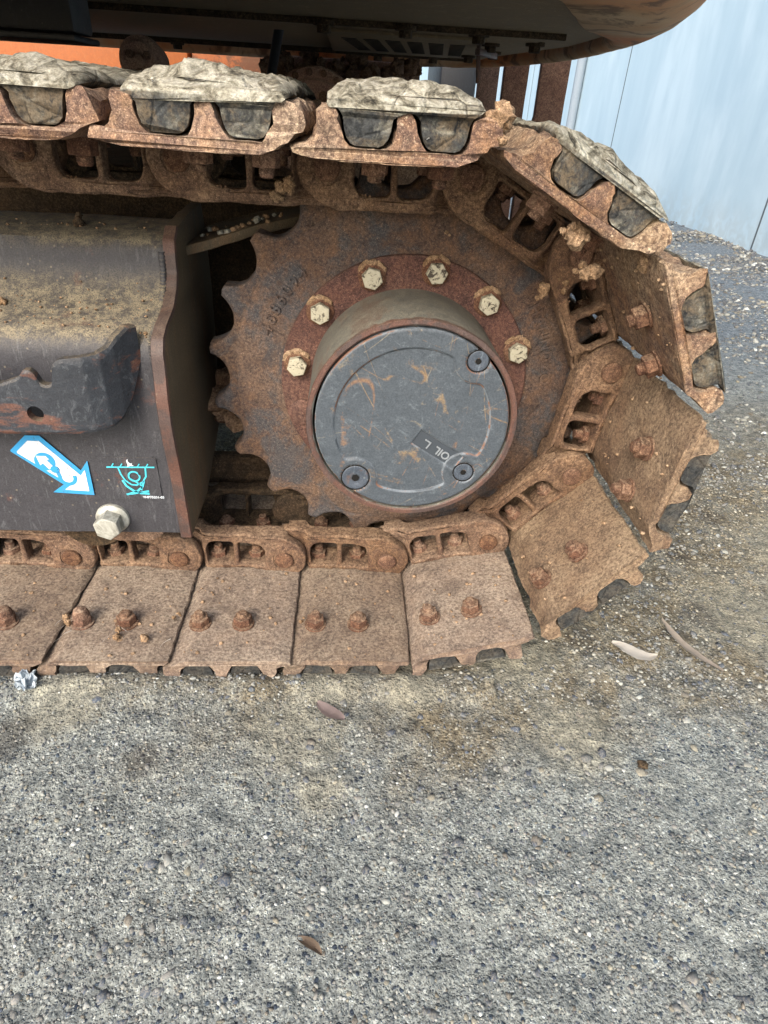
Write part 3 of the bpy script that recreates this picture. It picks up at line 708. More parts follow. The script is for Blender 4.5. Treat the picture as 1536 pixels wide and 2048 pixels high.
# bracket: bent plate that leaves the frame face and runs left, notched top edge
def bracket():
    path = [(-.312, -.046), (-.320, -.058), (-.330, -.074), (-.342, -.088), (-.358, -.0965), (-.378, -.100), (-.42, -.101), (-.60, -.101), (-1.2, -.101)]
    pts = []; dense = []
    for a, b in zip(path, path[1:]):
        L = math.hypot(b[0]-a[0], b[1]-a[1]); k = max(1, int(L/.0018))
        for i in range(k): dense.append((a[0]+(b[0]-a[0])*i/k, a[1]+(b[1]-a[1])*i/k))
    dense.append(path[-1])
    top_ = [(-.312, .099), (-.318, .100), (-.326, .093), (-.334, .083), (-.343, .0790), (-.378, .0765), (-.3835, .0745), (-.388, .070), (-.390, .062), (-.3925, .050), (-.396, .0475), (-.401, .0475), (-.405, .050), (-.409, .060), (-.413, .0640), (-.4195, .0635), (-.423, .058), (-.428, .0545),
            (-.445, .048), (-.449, .0475), (-.452, .050), (-.458, .062), (-.463, .064), (-.469, .063), (-.475, .055), (-.49, .050), (-.52, .072), (-1.2, .072)]
    bot_ = [(-.312, .060), (-.318, .035), (-.325, .012), (-.332, .000), (-.339, -.0055), (-.350, -.0080), (-.37, -.0095), (-.46, -.0110), (-1.2, -.012)]
    def interp(tab, x):
        for (x0, z0), (x1, z1) in zip(tab, tab[1:]):
            if x1 <= x <= x0: t = (x0-x)/(x0-x1) if x0 != x1 else 0; return z0+(z1-z0)*t
        return tab[-1][1]
    bm = bmesh.new(); rows = []; NZ = 22; TK = .0105
    hx, hzz, hr = -.4175, .0145, .0088
    for i, (x, y) in enumerate(dense):
        a = dense[max(0, i-1)]; b = dense[min(len(dense)-1, i+1)]; tx, ty = b[0]-a[0], b[1]-a[1]; L = math.hypot(tx, ty); nx, ny = ty/L, -tx/L  # inward normal (towards frame)
        if ny < 0 and False: nx, ny = -nx, -ny
        zt, zb = interp(top_, x), interp(bot_, x)
        f = []; bk = []
        for k in range(NZ+1):
            z = zb+(zt-zb)*k/NZ; j = .0005*nz3((x, y, z), 40, 2)
            rnd = 0
            if k == 0 or k == NZ: rnd = .0016
            f.append(bm.verts.new((x+nx*rnd, y+ny*rnd+j, z))); bk.append(bm.verts.new((x+nx*TK, y+ny*TK, z)))
        rows.append((f, bk))
    for (f0, b0), (f1, b1) in zip(rows, rows[1:]):
        for k in range(NZ):
            cx = (f0[k].co.x+f1[k].co.x)/2; cz_ = (f0[k].co.z+f0[k+1].co.z)/2
            bm.faces.new((f0[k], f1[k], f1[k+1], f0[k+1])); bm.faces.new((b0[k], b0[k+1], b1[k+1], b1[k]))
        bm.faces.new((f0[NZ], f1[NZ], b1[NZ], b0[NZ])); bm.faces.new((f0[0], b0[0], b1[0], f1[0]))
    bm.faces.new(rows[0][0]+rows[0][1][::-1])
    me = bm_mesh(bm, 'bracket', 42); ob = link_obj('tmp', me)
    cut = link_obj('cut', lathe([(0, -.03), (hr, -.03), (hr, .03), (0, .03)], 32)); cut.matrix_world = T((hx, -.10, hzz)) @ FACE
    md = ob.modifiers.new('b', 'BOOLEAN'); md.object = cut; md.operation = 'DIFFERENCE'; md.solver = 'EXACT'
    bpy.context.view_layer.update(); dg = bpy.context.evaluated_depsgraph_get(); m2 = bpy.data.meshes.new_from_object(ob.evaluated_get(dg))
    bpy.data.objects.remove(ob); bpy.data.objects.remove(cut); m2.materials.clear(); smooth(m2, 24); return m2
part('guard_bracket', bracket(), M['bracket'], ID, fr, 'notched slate bracket with one round hole and red worn patch')
# curved gusset bar between frame and sprocket
gb = [(-.286,.100),(-.262,.104),(-.235,.110),(-.205,.122),(-.175,.140),(-.14,.165),(-.12,.20),(-.12,.26),(-.286,.26)]
gm = curve_mesh([densify([(a, b) for a, b in gb], .01)], .012, .002, 1)
def tilt(v):
    v.co.z += .148+(v.co.x+.286)*.28 - max(0, (v.co.x+.20))*.12
for v in gm.vertices: tilt(v)
gus = part('gusset_plate', roughen(gm, .0008, 50, 4), M['plate_side'], ID, fr)
for k in range(26):
    x = random.uniform(-.272, -.165); y = random.uniform(.125, .20); z = .155+(x+.286)*.28
    part('dirt_crumb', clump_mesh(40+k, random.choice((.0015, .002, .003, .0045)), 2, .8), M['mud'] if k % 3 else M['zinc'], T((x, y, z)), gus)
# muddy gear housing behind the sprocket, bulging left
gh = lathe([(.0, .16), (.150, .16), (.185, .14), (.195, .10), (.19, .04), (.13, .0)], 64)
part('gear_housing', roughen(gh, .006, 20, 4), M['grime_shade'], T((-.02, .27, -.01)) @ FACE, exc)
lobe = clump_mesh(77, .075, 4, .5)
part('mud_mass', lobe, M['link'], T((-.235, .20, -.085)), exc)
# inner frame wall behind, keeps the inside dark
part('inner_frame_wall', box_mesh(-1.25, .06, .40, .42, -.16, .20, 'inner_frame_wall'), M['grime_shade'], ID, fr)
part('roller_guard', box_mesh(-.62, -.10, .175, .20, -.235, -.185, 'roller_guard'), M['grime_shade'], ID, fr)
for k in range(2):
    part('track_roller', lathe([(0, -.11), (.045, -.11), (.05, -.10), (.05, -.05), (.035, -.045), (.035, .045), (.05, .05), (.05, .10), (.045, .11), (0, .11)], 32), M['grime_shade'], T((-.42-.32*k, .08, -.172)) @ FACE, exc)

# ---- decals on the frame face
DY = -.0492
def flat(name, outl, mat, parent, y=DY, label=None, holes=()):
    me = curve_mesh([outl]+list(holes), .0003); return part(name, me, mat, T((0, y, 0)) @ FACE, parent, label)
arrow = [(-.486,-.059),(-.464,-.0385),(-.447,-.0385),(-.408,-.0855),(-.3975,-.0715),(-.3985,-.1215),(-.449,-.1185),(-.4335,-.1065),(-.486,-.061)]
ac_ = (sum(p[0] for p in arrow)/9, sum(p[1] for p in arrow)/9)
dA = flat('arrow_decal', arrow, M['d_blue'], fr, DY, 'blue and white arrow decal with a hook pictogram')
inner = [(-.4785,-.0605),(-.4625,-.0455),(-.4490,-.0455),(-.4095,-.0925),(-.4030,-.0845),(-.4035,-.1155),(-.4330,-.1140),(-.4245,-.1070),(-.4785,-.0625)]
flat('decal_white_field', inner, M['d_white'], dA, DY-.0006)
def ribbon(pts, w):
    L = []; Rr = []
    for i, p in enumerate(pts):
        a = pts[max(0, i-1)]; b = pts[min(len(pts)-1, i+1)]; tx, ty = b[0]-a[0], b[1]-a[1]; l = math.hypot(tx, ty) or 1; nx, ny = -ty/l*w/2, tx/l*w/2
        L.append((p[0]+nx, p[1]+ny)); Rr.append((p[0]-nx, p[1]-ny))
    return L+Rr[::-1]
# ring with arrow, and hook, drawn on the white field
flat('pictogram_ring', circ(-.4485, -.0735, .0125, 28), M['d_blue'], dA, DY-.0011)
flat('pictogram_arrow', [(-.4570,-.0655),(-.4455,-.0655),(-.4425,-.0700),(-.4455,-.0712),(-.4395,-.0800),(-.4450,-.0842),(-.4510,-.0755),(-.4545,-.0785)], M['d_white'], dA, DY-.0016)
hook = [(-.4372,-.0850)]+[(-.4260+.0092*math.cos(R(a)), -.0960+.0092*math.sin(R(a))) for a in range(170, 395, 15)]
flat('pictogram_hook', ribbon(hook, .0046), M['d_blue'], dA, DY-.0011)
flat('pictogram_hook_eye', circ(-.4385, -.0838, .0050, 18), M['d_blue'], dA, DY-.0021)
dB = flat('tie_down_decal', rrect(-.3790, -.1280, -.3140, -.0660, .003), M['frame'], fr, DY+.0008, 'clear decal with a cyan tie down pictogram')
def stroke(pts, w): flat('pictogram_stroke', ribbon(pts, w), M['d_cyan'], dB, DY)
stroke([(-.3760,-.0800),(-.3170,-.0790)], .0018)
for k in range(5): stroke([(-.3695+.0105*k, -.0788), (-.3665+.0105*k, -.0745)], .0013)
stroke([(-.3620,-.0800),(-.3600,-.0900),(-.3560,-.0990),(-.3490,-.1050),(-.3430,-.1055),(-.3350,-.1010),(-.3295,-.0925),(-.3285,-.0800)], .0019)
stroke([(-.3595,-.0985),(-.3560,-.1070),(-.3480,-.1140),(-.3400,-.1175),(-.3290,-.1180)], .0028)
stroke([(-.3290,-.1140),(-.3400,-.1165),(-.3500,-.1185),(-.3580,-.1195)], .0022)
stroke([(-.3330,-.0990),(-.3360,-.1075),(-.3430,-.1140),(-.3570,-.1200)], .0024)
flat('pictogram_ring', circ(-.3440, -.0925, .0078, 26), M['d_cyan'], dB, DY-.0005, holes=[circ(-.3440, -.0925, .0058, 26)])
stroke([(-.3500,-.0960),(-.3440,-.1000),(-.3370,-.1060),(-.3380,-.1130)], .0020)
part('part_number', text_mesh('YHP75201-05', .0048, .0002, 'part_number', .0001), M['d_white'], T((-.3245, DY, -.1235)) @ FACE, dB)
# torn white scrap on the decal
flat('torn_film', [(-.3500,-.0700),(-.3480,-.0672),(-.3478,-.0715),(-.3455,-.0738),(-.3430,-.0732),(-.3445,-.0752),(-.3415,-.0768),(-.3475,-.0772),(-.3500,-.0790),(-.3490,-.0755)], M['d_white'], dB, DY-.0010)

# ------------------------------------------------------------------ dried mud lumps on the track
def lump(x, y, z, r, seed, n=9, mat='mud', parent=exc, spread=1.0):
    items = []
    for k in range(n):
        o_ = Vector((random.gauss(0, 1), random.gauss(0, 1), random.gauss(0, 1)))*r*.5*spread
        items.append((clump_mesh(seed*9+k, r*random.choice((.25, .35, .5, .8)), 3, 1), T(o_)))
    return part('mud_lump', join_meshes(items, 'mud_lump', 60), M[mat], T((x, y, z)), parent)
lump(.123, -.155, .237, .012, 1, 9)      # under the sloping shoe
lump(.105, -.06, .262, .013, 2, 8)
lump(.152, -.12, .190, .008, 3, 6)
lump(.170, .002, .150, .007, 4, 5)
lump(.148, -.005, .138, .008, 5, 6)
lump(-.148, -.004, .235, .011, 6, 7)
lump(.033, -.176, .303, .011, 7, 10)     # crusted end of the third top shoe
lump(.205, -.14, .205, .009, 8, 6)
lump(.222, -.10, .225, .007, 9, 5)
lump(.046, -.120, -.272, .007, 10, 7)
lump(.052, -.110, -.274, .008, 11, 6)
lump(-.440, -.118, -.276, .006, 12, 5); lump(-.37, -.145, -.277, .008, 13, 8); lump(-.335, -.150, -.276, .006, 14, 5)
lump(-.132, -.117, -.274, .005, 15, 4); lump(.03, -.005, .20, .004, 16, 4); lump(-.30, -.105, -.275, .005, 20, 5)
# loose crumbs stuck all over: one joined part
bm = bmesh.new()
def add_crumb(p, r):
    s0 = len(bm.verts); bmesh.ops.create_icosphere(bm, subdivisions=1, radius=r); bm.verts.ensure_lookup_table()
    for v in bm.verts[s0:]: v.co = Vector((v.co.x*random.uniform(.6, 1.2), v.co.y*random.uniform(.6, 1.2), v.co.z*.7))+Vector(p)
for k in range(260):
    i = random.randrange(1, 9); mw = seg_matrix(i); add_crumb(mw @ Vector((random.uniform(.03, .16), .0202, random.uniform(-.178, .0))), random.choice((.0008, .0012, .0016, .0024, .0034)))
for k in range(140):
    x = random.uniform(-.56, -.31); t = random.random(); y = -.03+.07*t; z = .0905+.035*t*t*1.2
    j = min(range(len(prof)), key=lambda q: abs(prof[q][0]-y)+(10 if prof[q][1] < .08 else 0)); add_crumb((x, y, prof[j][1]+.0005), random.choice((.0006, .001, .0014, .002)))
for k in range(60): add_crumb((random.uniform(-.55, -.31), random.uniform(.06, .14), .178), random.choice((.001, .0016, .0024)))
part('dirt_crumbs', bm_mesh(bm, 'dirt_crumbs', 60), M['mud'], ID, exc, None, 'stuff')
lump(-.475, .010, .102, .006, 21, 7, 'mud'); lump(-.3, -.052, .090, .0045, 22, 3); lump(-.40, .085, .178, .008, 23, 6, 'grime_shade')

# ------------------------------------------------------------------ upper structure
UZ = .440
plan = [(-1.6,.02),(-.2,.02),(.05,.05),(.17,.14),(.28,.36),(.385,.58),(.40,.95),(.33,1.42),(.18,1.68),(-.2,1.78),(-1.6,1.78)]
upl = curve_mesh([densify(plan, .08)], .012, .001); ub = part('upper_body', upl, M['under'], T((0, 0, UZ+.006)), exc)
def sweep_cw():
    pathp = [(-1.6,-.06,.10),(-.6,-.06,.10),(-.1,-.04,.10),(.10,-.01,.10),(.22,.10,.10),(.30,.26,.10),(.37,.45,.09),(.415,.62,.035),(.445,.90,.022),(.445,1.20,.020),(.40,1.50,.020),(.30,1.76,.020),(.12,1.93,.020),(-.2,1.98,.020),(-1.6,1.98,.020)]
    # smooth the plan curve
    P_ = []
    for i in range(len(pathp)-1):
        p0 = pathp[max(0, i-1)]; p1 = pathp[i]; p2 = pathp[i+1]; p3 = pathp[min(len(pathp)-1, i+2)]
        for k in range(8):
            t = k/8; P_.append(tuple(.5*((2*p1[c])+(-p0[c]+p2[c])*t+(2*p0[c]-5*p1[c]+4*p2[c]-p3[c])*t*t+(-p0[c]+3*p1[c]-3*p2[c]+p3[c])*t**3) for c in range(3)))
    P_.append(pathp[-1])
    bm = bmesh.new(); prev = None
    for i, (x, y, w) in enumerate(P_):
        a = P_[max(0, i-1)]; b = P_[min(len(P_)-1, i+1)]; tx, ty = b[0]-a[0], b[1]-a[1]; L = math.hypot(tx, ty); nx, ny = ty/L, -tx/L   # outward
        sec = [(-w, UZ+.030), (-w, UZ-.006), (-w+.010, UZ-.014)]
        rad = .055+w*.5
        for k in range(9): th = PI/2*k/8; sec.append((rad*math.sin(th)-.005, UZ-.016+rad*(1-math.cos(th))))
        sec += [(rad+.002, UZ+rad+.15), (rad-.01, UZ+.55)]
        row = []
        for d, z in sec:
            px_, py_ = x+nx*d, y+ny*d; j = .002*nz3((px_, py_, z), 8, 2); row.append(bm.verts.new((px_+nx*j, py_+ny*j, z+j)))
        if prev:
            for k in range(len(row)-1): bm.faces.new((prev[k], prev[k+1], row[k+1], row[k]))
        prev = row
    me = bm_mesh(bm, 'counterweight', 60); return me
part('counterweight', sweep_cw(), M['cw'], ID, exc, 'rounded orange counterweight smeared with brown mud')
# body above the plate so that light does not come through
part('body_shell', box_mesh(-1.6, .25, .03, 1.75, UZ+.02, 1.3, 'body_shell'), M['orange'], ID, exc)
part('body_shell', box_mesh(.25, .36, .50, 1.40, UZ+.02, 1.0, 'body_shell'), M['orange'], ID, exc)
# black step box at the left
part('side_box', box_mesh(-1.5, -.462, .36, .44, .376, .56, 'side_box', .006), M['black'], ID, exc)
part('box_lip', box_mesh(-1.5, -.458, .345, .45, .366, .374, 'box_lip', .003), M['black'], ID, exc)
# underside panels, seams, louvre plate
pn = part('belly_panel', box_mesh(-.134, .30, .74, 1.50, UZ-.006, UZ-.002, 'belly_panel', .001), M['under'], ID, ub)
lp = part('louvre_panel', box_mesh(-.128, .190, .80, 1.40, UZ-.012, UZ-.0065, 'louvre_panel', .001), M['under'], ID, ub)
slat = box_mesh(-.0165, .0165, -.0035, .0035, -.0006, .0006, 'louvre_slot', .001)
for a in range(6):
    for b in range(11):
        part('louvre_slot', slat, M['hole'], T((-.085+.047*a+.004*b, .93+.034*b, UZ-.0127)), lp)  # near-black slabs, paint the shade of open slots
for (x, y) in ((-.13,.70),(.02,.70),(.16,.72),(.22,.92),(.27,1.15),(.24,1.35),(.16,1.5),(0,1.55),(-.3,1.6),(-.6,1.62),(.30,.85)):
    part('belly_bolt', join_meshes([(curve_mesh([hex_prof(.013)], .012, .001, 1), T((0, 0, -.012))), (lathe([(0, -.007), (.020, -.007), (.020, 0)], 16), ID)], 'belly_bolt'), M['grime_shade'], T((x, y, UZ-.004)), ub)
part('seam_rib', box_mesh(-.9, .32, .695, .703, UZ-.010, UZ, 'seam_rib', .001), M['grime_shade'], ID, ub)
part('seam_rib', box_mesh(-.9, .28, 1.515, 1.523, UZ-.012, UZ, 'seam_rib', .001), M['grime_shade'], ID, ub)
part('drain_lever', join_meshes([(box_mesh(-.006, .006, -.06, .06, -.008, .004, 'a', .002), T((.215, .93, UZ-.022)) @ Matrix.Rotation(-.5, 4, 'Z')), (box_mesh(-.004, .004, -.004, .004, -.075, 0, 'b', .001), T((.190, .90, UZ-.004)) @ Matrix.Rotation(-.1, 4, 'Y'))], 'drain_lever'), M['edge'], ID, ub)
# black hose hanging from the belly
hose = []
bm = bmesh.new(); prev = None
for k in range(14):
    t = k/13; c = Vector((-.235-.045*t, .95+.15*t, UZ-.005-.115*t)); ring_ = [bm.verts.new(c+Vector((.011*math.cos(a), .011*math.sin(a), 0))) for a in [2*PI*q/12 for q in range(12)]]
    if prev:
        for q in range(12): bm.faces.new((prev[q], prev[(q+1) % 12], ring_[(q+1) % 12], ring_[q]))
    prev = ring_
part('hose', bm_mesh(bm, 'hose', 60), M['black'], ID, exc)
# far side track: travel motor with bolts, sprocket teeth and chain lumps
tmotor = part('travel_motor', roughen(lathe([(0, .030), (.055, .030), (.060, .022), (.100, .020), (.106, .012), (.128, .010), (.132, .004), (.132, -.03), (.10, -.06)], 64), .0006, 40, 3), M['pale_rust'], T((-.175, 1.25, .255)) @ FACE, exc, 'round rusty pink motor flange of the far track')
for k in range(20):
    a = 2*PI*k/20+.1
    part('motor_bolt', lathe([(0, .008), (.007, .008), (.0085, .006), (.0085, 0)], 12), M['pin'], T((-.175, 1.25, .255)) @ FACE @ T((.118*math.cos(a), .118*math.sin(a), .0095)), tmotor)
part('motor_plug', lathe([(0, .004), (.006, .004), (.006, .007), (.012, .007), (.013, 0)], 20), M['pin'], T((-.150, 1.23, .320)) @ FACE, tmotor)
far_sp = curve_mesh([sprocket_outline()], .03, .004, 1)
part('far_sprocket', far_sp, M['link'], T((-.08, 1.42, .09)) @ FACE, exc)
for k in range(2):
    part('far_track_shoe', box_mesh(-.074, .074, -.22, .22, -.012, .012, 'far_track_shoe', .004), M['shoe_top'], T((-.02-.154*k-.02, 1.62, .345)) @ Matrix.Rotation(.02*(k % 3), 4, 'Y'), exc)
for k in range(5):
    a = R(72-34*k); part('far_track_shoe', box_mesh(-.074, .074, -.22, .22, -.012, .012, 'far_track_shoe', .004), M['shoe_top'], T((-.02+.30*math.cos(a), 1.62, .04+.30*math.sin(a))) @ Matrix.Rotation(PI/2-a, 4, 'Y'), exc)
for k in range(6): part('far_track_shoe', box_mesh(-.074, .074, -.22, .22, -.012, .012, 'far_track_shoe', .004), M['shoe'], T((-.02-.154*k, 1.62, -.29)), exc)
lump(-.02, 1.28, .36, .022, 31, 9, 'link'); lump(-.26, 1.35, .385, .018, 32, 6, 'link'); lump(.03, 1.25, .345, .018, 33, 7, 'link')
rl = part('carrier_roller', roughen(lathe([(0, .050), (.012, .050), (.014, .044), (.038, .044), (.044, .034), (.052, .030), (.054, .0), (.040, -.004), (.040, -.10)], 40), .0006, 40, 2), M['pale_rust'], T((-.600, 1.22, .372)) @ FACE, exc, 'pale rusty carrier roller cap of the far track')
for k in range(3):
    a = 2*PI*k/3+.5; part('roller_bolt', lathe([(0, .01), (.009, .01), (.010, 0)], 6), M['nut'], T((-.600, 1.22, .372)) @ FACE @ T((.024*math.cos(a), .024*math.sin(a), .044)), rl)
part('cross_member', box_mesh(-.34, .16, 1.88, 1.94, .10, .432, 'cross_member', .01), M['link'], ID, exc)
for k in range(9): lump(-.33+.055*k, 1.72, .375+.02*(k % 3), .03, 50+k, 9, 'link')
part('far_track_frame', box_mesh(-1.5, -.25, 1.48, 1.52, -.15, .28, 'far_track_frame'), M['grime_shade'], ID, exc)
part('car_body', box_mesh(-1.5, -.45, .45, 1.45, -.05, .20, 'car_body', .02), M['grime_shade'], ID, exc)

# ------------------------------------------------------------------ second machine and uprights behind
om = thing('parked_machine', 'orange panelled machine parked behind the excavator, glimpsed over the track', 'machine', (-1.0, 3.6, GZ))
part('orange_panel', box_mesh(-1.95, -.92, 3.3, 4.3, -.05, .80, 'orange_panel', .02), M['orange'], ID, om)
part('orange_panel', box_mesh(-.905, -.36, 3.3, 4.3, -.05, .80, 'orange_panel', .02), M['orange_dirty'], ID, om)
part('base', box_mesh(-1.9, .02, 3.4, 4.2, GZ, -.06, 'base', .02), M['black'], ID, om)
part('dark_end_box', box_mesh(.42, .63, 3.5, 4.2, .12, .66, 'dark_end_box', .03), M['black'], ID, om)
part('dark_end_box', box_mesh(.45, .58, 3.6, 4.1, GZ, .12, 'dark_end_box', .02), M['black'], ID, om)
bars = [(.383, .455, 'narrow'), (.470, .562, 'middle'), (.603, .711, 'wide')]
labs = ['dark brown steel upright behind the track, leftmost and narrowest of the three', 'dark brown steel upright between the narrow and the wide one', 'reddish brown steel upright, rightmost and widest, nearest the pale wall']
for k, (x0, x1, _) in enumerate(bars):
    o_ = curve_mesh([densify([(x0-.025, GZ), (x1+.01, GZ), (x1, .05), (x1, 1.1), (x0, 1.1), (x0+.004, .30), (x0-.008, .24), (x0-.028, .18)] if k else [(x0, GZ), (x1, GZ), (x1, 1.1), (x0, 1.1)], .06)], .035, .004, 1)
    u = link_obj('steel_upright', roughen(o_, .001, 20, k), M['bar']); place(u, T((0, 2.0, 0)) @ FACE)
    u['label'] = labs[k]; u['category'] = 'steel bar'; u['group'] = 'brown steel uprights behind the track'

# ------------------------------------------------------------------ wall
WX = 2.24
cw = thing('concrete_wall', 'tall pale blue grey concrete panel wall on the right behind the track', 'wall', (WX, 6, GZ))
ys = [-3.0, .9, 3.0, 5.585, 8.85, 12.1, 15.4, 18.7, 22, 26]
for a, b in zip(ys, ys[1:]):
    bm = bmesh.new(); box_bm(bm, WX, WX+.15, a+.003, b-.003, GZ-.2, 3.6)
    bmesh.ops.bevel(bm, geom=bm.edges[:], offset=.001, segments=1, affect='EDGES'); part('wall_panel', bm_mesh(bm, 'wall_panel'), M['wall'], ID, cw)
part('joint_backing', box_mesh(WX+.03, WX+.10, -3, 26, GZ-.1, 3.58, 'joint_backing', 0), M['grime_shade'], ID, cw)
for b in ys[1:-1]: part('joint_sealant', box_mesh(WX-.0015, WX+.02, b-.007, b+.007, GZ-.1, 3.58, 'joint_sealant', 0), mat_plain('grey_sealant', (84,92,98), .8), ID, cw)
bm = bmesh.new(); bmesh.ops.create_cone(bm, segments=20, radius1=.045, radius2=.045, depth=3.9, cap_ends=True)
pp = link_obj('downpipe', bm_mesh(bm, 'downpipe'), mat_plain('grey_pipe_paint', (128,140,150), .7)); place(pp, T((WX-.05, 6.74, GZ+1.95))); pp['label'] = 'slim pale grey pipe running up the concrete wall'; pp['category'] = 'pipe'
ew = link_obj('end_wall', box_mesh(-8, 3.0, 26, 26.2, GZ-.2, 3.6, 'end_wall', 0), M['wall']); place(ew, ID); ew['label'] = 'pale wall closing the yard far behind the machines'; ew['category'] = 'wall'

# ------------------------------------------------------------------ ground
def vnoise(x, y, seed):
    xi = np.floor(x).astype(np.int64); yi = np.floor(y).astype(np.int64); xf = x-xi; yf = y-yi
    def h(a, b):
        n = (a*374761393+b*668265263+seed*982451653) & 0x7fffffff; n = ((n ^ (n >> 13))*1274126177) & 0x7fffffff
        return ((n ^ (n >> 16)) & 0xffff)/65535.
    u = xf*xf*(3-2*xf); v = yf*yf*(3-2*yf)
    return (h(xi, yi)*(1-u)+h(xi+1, yi)*u)*(1-v)+(h(xi, yi+1)*(1-u)+h(xi+1, yi+1)*u)*v
def height(x, y):
    z = GZ+.006*(vnoise(x*6, y*6, 1)-.5)+.005*(vnoise(x*18, y*18, 2)-.5)+.0032*(vnoise(x*60, y*60, 3)-.5)+.0018*(vnoise(x*170, y*170, 4)-.5)
    # loose material banked along the track edge and behind the track end
    z += .010*np.exp(-((y+.195)/.022)**2)*(x < .12)*(.35+vnoise(x*25, y*10, 5))
    z += .012*np.exp(-(((x-.26)/.09)**2+((y+.02)/.12)**2))*vnoise(x*20, y*20, 6)
    z += .03*np.exp(-((x-2.2)/.35)**2)*vnoise(x*4, y*4, 7)
    return z
def grid_axis(lo, hi, c0, c1, fine, coarse_n):
    a = -np.geomspace(fine, c0-lo+fine, coarse_n)[::-1]+c0+fine if lo < c0 else np.array([])
    b = np.arange(c0+fine, c1, fine); c = np.geomspace(fine, hi-c1+fine, coarse_n)+c1-fine
    return np.unique(np.concatenate([a, b, c]))
gx = grid_axis(-60, 60, -.62, 1.0, .0032, 60); gy = grid_axis(-20, 120, -.66, .75, .0034, 60)
X_, Y_ = np.meshgrid(gx, gy); Z_ = height(X_, Y_)
nx_, ny_ = len(gx), len(gy)
vv = np.stack([X_, Y_, Z_], -1).reshape(-1, 3).astype(np.float32)
idx = np.arange(nx_*ny_).reshape(ny_, nx_)
ff = np.stack([idx[:-1, :-1], idx[:-1, 1:], idx[1:, 1:], idx[1:, :-1]], -1).reshape(-1, 4)
def np_mesh(name, v, f):
    me = bpy.data.meshes.new(name); me.vertices.add(len(v)); me.vertices.foreach_set('co', v.ravel())
    k = f.shape[1]; me.loops.add(f.size); me.loops.foreach_set('vertex_index', f.ravel().astype(np.int32))
    me.polygons.add(len(f)); me.polygons.foreach_set('loop_start', (np.arange(len(f))*k).astype(np.int32)); me.polygons.foreach_set('loop_total', np.full(len(f), k, np.int32))
    me.update(calc_edges=True); me.validate(); return me
gme = np_mesh('ground', vv, ff); gme.polygons.foreach_set('use_smooth', [True]*len(gme.polygons))
g = link_obj('ground', gme, M['ground']); place(g, ID); g['kind'] = 'structure'

# stones: one joined mesh per size class
phi = (1+5**.5)/2
ICO_V = np.array([(-1,phi,0),(1,phi,0),(-1,-phi,0),(1,-phi,0),(0,-1,phi),(0,1,phi),(0,-1,-phi),(0,1,-phi),(phi,0,-1),(phi,0,1),(-phi,0,-1),(-phi,0,1)])/math.hypot(1, phi)
ICO_F = np.array([(0,11,5),(0,5,1),(0,1,7),(0,7,10),(0,10,11),(1,5,9),(5,11,4),(11,10,2),(10,7,6),(7,1,8),(3,9,4),(3,4,2),(3,2,6),(3,6,8),(3,8,9),(4,9,5),(2,4,11),(6,2,10),(8,6,7),(9,8,1)])
PAL = np.array([lin(c)[:3] for c in [(150,150,144),(162,162,154),(176,176,170),(134,132,128),(112,112,110),(88,94,102),(76,84,96),(196,196,190),(212,212,206),(146,140,124),(126,120,106),(104,98,90)]])
PW = np.array([14,14,7,14,12,9,7,2.5,1,7,6,6], float); PW /= PW.sum()
def scatter(name, x, y, size, warm=0, sink=.25, keep=None):
    n = len(x); az = rng.uniform(0, 2*PI, n)
    sc = size[:, None]*np.stack([rng.uniform(.7, 1.35, n), rng.uniform(.6, 1.05, n), rng.uniform(.35, .75, n)], 1)
    d = ICO_V[None]*(1+rng.uniform(-.45, .35, (n, 12, 1)))*sc[:, None, :]
    ti = rng.normal(0, .3, n); ct, st_ = np.cos(ti), np.sin(ti); d = np.stack([d[..., 0]*ct[:, None]+d[..., 2]*st_[:, None], d[..., 1], -d[..., 0]*st_[:, None]+d[..., 2]*ct[:, None]], -1)
    ca, sa = np.cos(az), np.sin(az)
    rx = d[..., 0]*ca[:, None]-d[..., 1]*sa[:, None]; ry = d[..., 0]*sa[:, None]+d[..., 1]*ca[:, None]
    z0 = height(x, y)+sc[:, 2]*(.5-sink)
    v = np.stack([rx+x[:, None], ry+y[:, None], d[..., 2]+z0[:, None]], -1).reshape(-1, 3).astype(np.float32)
    f = (ICO_F[None]+12*np.arange(n)[:, None, None]).reshape(-1, 3)
    me = np_mesh(name, v, f)
    pi = rng.choice(len(PAL), n, p=PW); c = PAL[pi]*rng.uniform(.55, .9, (n, 1))*np.array([.95, 1.0, 1.03])
    w = np.clip(warm if np.ndim(warm) else np.full(n, warm), 0, 1)[:, None]; c = c*(1-w)+w*(c*np.array([1.05, .93, .76]))
    ca_ = me.color_attributes.new('Col', 'FLOAT_COLOR', 'POINT'); cc = np.concatenate([np.repeat(c, 12, 0), np.ones((n*12, 1))], 1).astype(np.float32); ca_.data.foreach_set('color', cc.ravel())
    o = link_obj(name, me, M['stones']); place(o, ID); o['kind'] = 'stuff'; return o
def in_dust(x, y):
    m_ = np.zeros(len(x), bool)
    for bx, by, br in DUST: m_ |= (np.hypot(x-bx, y-by)+.02*(vnoise(x*60, y*60, 9)-.5)) < br*.85
    return m_
n = 52000
x = rng.uniform(-.66, 1.0, n); y = rng.uniform(-.66, .5, n); sz = .0009+.0021*rng.random(n)**2.4+(rng.random(n) < .01)*.0018
keep = ~((in_dust(x, y)) & (rng.random(n) < .8)) & (vnoise(x*14, y*14, 11) > .22) & (vnoise(x*5, y*5, 12) > .12)
under = (x < .16) & (y > -.16) & (y < .34); keep &= ~(under & (rng.random(n) < .8))
x, y, sz = x[keep], y[keep], sz[keep]; near = (y > -.2)
sz = np.where(near, sz*1.25, sz)
